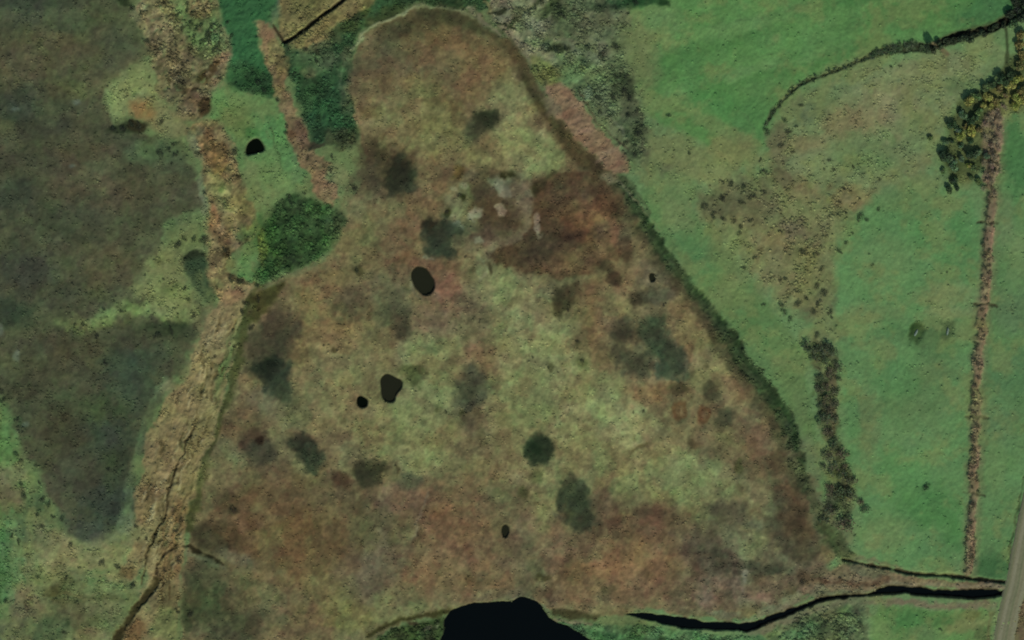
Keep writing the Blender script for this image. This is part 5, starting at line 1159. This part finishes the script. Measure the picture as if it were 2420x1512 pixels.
singles = []
for c_, r_, pts in ((3, 1, ((90, 650, 1.0), (110, 700, 1.1), (160, 750, .9), (210, 650, 1.2), (400, 570, 1.3), (330, 700, 1.0), (440, 700, .9), (650, 20, 1.2), (700, 50, .8), (550, 210, .9), (595, 140, .5), (85, 130, .8), (150, 140, .7), (240, 280, 1.2),
                            (340, 290, 1.1), (500, 270, 1.0), (380, 390, .9), (90, 480, .9), (120, 470, .9), (485, 800, .5), (455, 740, .6), (270, 610, 1.1), (360, 640, 1.0), (350, 520, .9), (740, 370, .5), (1270, 420, .4), (1030, 560, .3))),
                    (3, 0, ((780, 1480, .7), (540, 1340, .7), (510, 1430, .6), (470, 1200, .6), (430, 1140, .7), (420, 850, .6), (240, 745, .8), (120, 850, 1.0), (90, 1040, 1.0), (170, 1080, .8), (200, 900, .6), (870, 475, .7), (930, 465, .5), (600, 1180, .6), (140, 940, .9), (400, 1200, .5), (790, 1270, .6))),
                    (3, 2, ((1115, 435, 1.2), (655, 530, .7), (615, 770, .6), (850, 855, .4), (1220, 1440, .7), (240, 1110, 1.0), (400, 1410, 1.2), (600, 900, .8), (560, 1330, .9), (660, 1400, .9), (1400, 840, .7))),
                    (2, 0, ((740, 330, 1.3), (540, 350, 1.2), (640, 400, 1.3), (730, 540, 1.0), (810, 545, .9), (790, 635, 1.0), (720, 690, 1.1), (830, 690, .9), (600, 690, 1.1), (820, 820, 1.2), (880, 790, .9), (920, 890, 1.0), (900, 950, 1.2), (870, 1100, .9), (800, 1010, .9), (700, 820, .8), (620, 790, .9),
                            (1110, 815, .8), (1260, 1090, .8), (1035, 885, .4), (825, 95, .5), (1780, 1220, 1.0), (1550, 1300, 1.1), (1640, 1320, 1.1), (1700, 1400, 1.1), (1500, 1410, 1.2), (1370, 1460, 1.2), (1760, 1130, .7), (1800, 930, 1.3), (1620, 1440, 1.1), (1780, 1360, 1.0), (320, 355, 1.2), (390, 350, 1.0),
                            (350, 110, 1.2), (60, 60, .9), (120, 90, .9), (170, 60, .9), (215, 20, .9), (880, 15, 1.0))),
                    (2, 1, ((255, 1095, .6), (500, 1050, .8), (465, 910, .6), (145, 1020, .5), (1560, 325, .4), (1575, 60, .8), (1500, 45, 1.1), (1430, 20, 1.0), (1620, 100, .8), (1780, 650, .7), (1650, 390, .6), (860, 1410, .4), (930, 1400, .5), (400, 690, .6), (1080, 650, .7), (1720, 320, .8), (1610, 150, .9), (1690, 60, .8))),
                    (0, 0, ((1330, 80, .9), (1420, 180, 1.0), (1470, 230, 1.1), (1440, 290, .9), (1350, 330, .9), (1260, 110, .9), (1350, 160, .8), (1550, 330, 1.2), (1610, 160, .8), (1640, 250, .9), (1500, 190, .8), (1480, 270, .9), (1520, 360, 1.0), (1250, 320, .8), (1050, 300, 1.1), (1060, 550, .5), (1080, 690, .5),
                            (900, 680, .5), (830, 690, .4), (1060, 605, .4), (1150, 860, .8), (1240, 1020, 1.0), (1140, 1090, 1.0), (1200, 1060, .8), (1250, 1090, 1.0), (1215, 1155, .5), (1400, 1090, 1.0), (1660, 1080, 1.2), (1660, 1140, .7), (1000, 90, .9), (940, 60, 1.0), (1330, 20, .9), (1560, 560, .9), (800, 920, 1.3), (870, 910, 1.2),
                            (940, 880, 1.3), (990, 900, 1.3), (1380, 260, .8), (1290, 200, .9), (1390, 210, .8))),
                    (0, 1, ((1380, 190, 1.2), (1450, 180, 1.3), (1270, 220, 1.3), (1300, 180, .9), (1520, 135, .6), (1600, 260, 1.3), (1340, 610, .8), (1310, 530, .8), (1160, 470, .5), (1030, 440, .5), (1200, 500, .5), (1370, 720, .7), (1220, 840, 1.2), (1120, 860, 1.1), (530, 790, .7), (590, 790, .6), (740, 680, .8), (860, 700, .6),
                            (690, 870, .8), (1750, 640, 1.2), (1720, 700, 1.2), (1780, 820, 1.1), (1650, 830, .6), (1660, 940, .6), (1640, 470, .9), (1700, 490, 1.0), (1525, 1010, .6), (1560, 900, .4), (750, 1060, .9), (10, 1260, 1.0), (20, 1330, 1.1), (120, 1460, 1.0), (1500, 1110, .5), (1440, 1270, .5), (1230, 1260, .4))),
                    (0, 2, ((155, 410, .9), (170, 490, 1.0), (350, 560, 1.0), (270, 630, .8), (440, 650, .8), (300, 710, .8), (130, 810, .9), (85, 780, .7), (500, 830, .9), (720, 960, 1.1), (565, 1000, .6), (270, 1065, .9), (470, 1080, .8), (940, 1130, 1.2), (830, 1000, 1.0), (960, 710, .8), (770, 690, .5), (280, 400, .7),
                            (480, 1210, .5), (800, 1290, .5), (1280, 660, 1.0), (1270, 950, 1.0), (1250, 740, .8), (1350, 1340, 1.1), (1260, 1310, .9), (40, 1240, 1.1), (110, 200, 1.0), (150, 240, .9), (250, 280, .6), (300, 520, .9), (770, 300, .9), (980, 800, .6), (1040, 790, .6), (1100, 780, .7), (1170, 1020, .8), (1140, 1060, .6), (460, 1460, .8), (380, 640, .7), (1650, 590, 1.1))),
                    (1, 0, ((340, 235, .8), (215, 890, .7), (210, 940, .8), (150, 710, .7), (20, 580, 1.1), (60, 640, 1.0), (270, 520, .8), (370, 1130, .8), (540, 1110, .7), (530, 1210, .6), (230, 1390, .8), (340, 1370, .6), (250, 1440, .9), (1440, 1380, .7), (1350, 1500, .8), (430, 430, .9), (360, 350, .9), (700, 1340, 1.0))),
                    (1, 1, ((575, 975, .4), (480, 940, .4), (1350, 1410, .6), (720, 410, .9), (1590, 750, .4), (1485, 310, .5), (1640, 290, .5), (10, 510, .9), (20, 620, 1.0)))):
    for a, b, s in pts:
        u, v = T(c_, r_, a, b); singles.append((u, v, s))
for u, v, s in singles:
    i = int(np.clip((u - U0) / STEP, 0, NU - 1)); j = int(np.clip((v - V0) / STEP, 0, NV - 1))
    base = np.array(CAN[max(0, j - 8):j + 9, max(0, i - 8):i + 9].reshape(-1, 3).mean(0))
    g = base * np.array([.56, .60, .55]) * rb.uniform(.88, 1.12)
    cw = 'brownish' if g[0] > g[1] * 1.02 else ('dark green' if g[1] < 62 else 'green')
    clump(u, v, s * .85, tuple(g), cw)

# --- two long boulders lying in dark hollows
def boulder(u, v, L, W, H, rot, label):
    r = np.random.default_rng(int(u))
    me = bpy.data.meshes.new('boulder'); vs, fs = [], []
    n, k = 12, 5
    for j in range(k):
        ph = j / (k - 1) * math.pi / 2
        for i in range(n):
            th = i / n * 2 * math.pi; q = 1 + r.uniform(-.12, .12)
            vs.append((math.cos(th) * math.cos(ph) * L * q, math.sin(th) * math.cos(ph) * W * q, math.sin(ph) * H + (-.1 if j == 0 else 0)))
    for j in range(k - 1):
        for i in range(n):
            fs.append((j * n + i, j * n + (i + 1) % n, (j + 1) * n + (i + 1) % n, (j + 1) * n + i))
    me.from_pydata(vs, [], fs); me.materials.append(m_rock)
    o = obj('boulder', me, loc=(wx(u), wy(v), zat(u, v)), label=label, category='rock', group='boulders in the pasture')
    o.rotation_euler = (0, 0, math.radians(rot))


boulder(2164.5, 786, .95, .32, .35, 65, 'long pale boulder in a dark rushy hollow, the left one of the pair')
boulder(2239, 783, 1.05, .30, .4, 82, 'long pale boulder in a dark wet hollow, the right one near the hedge bank')
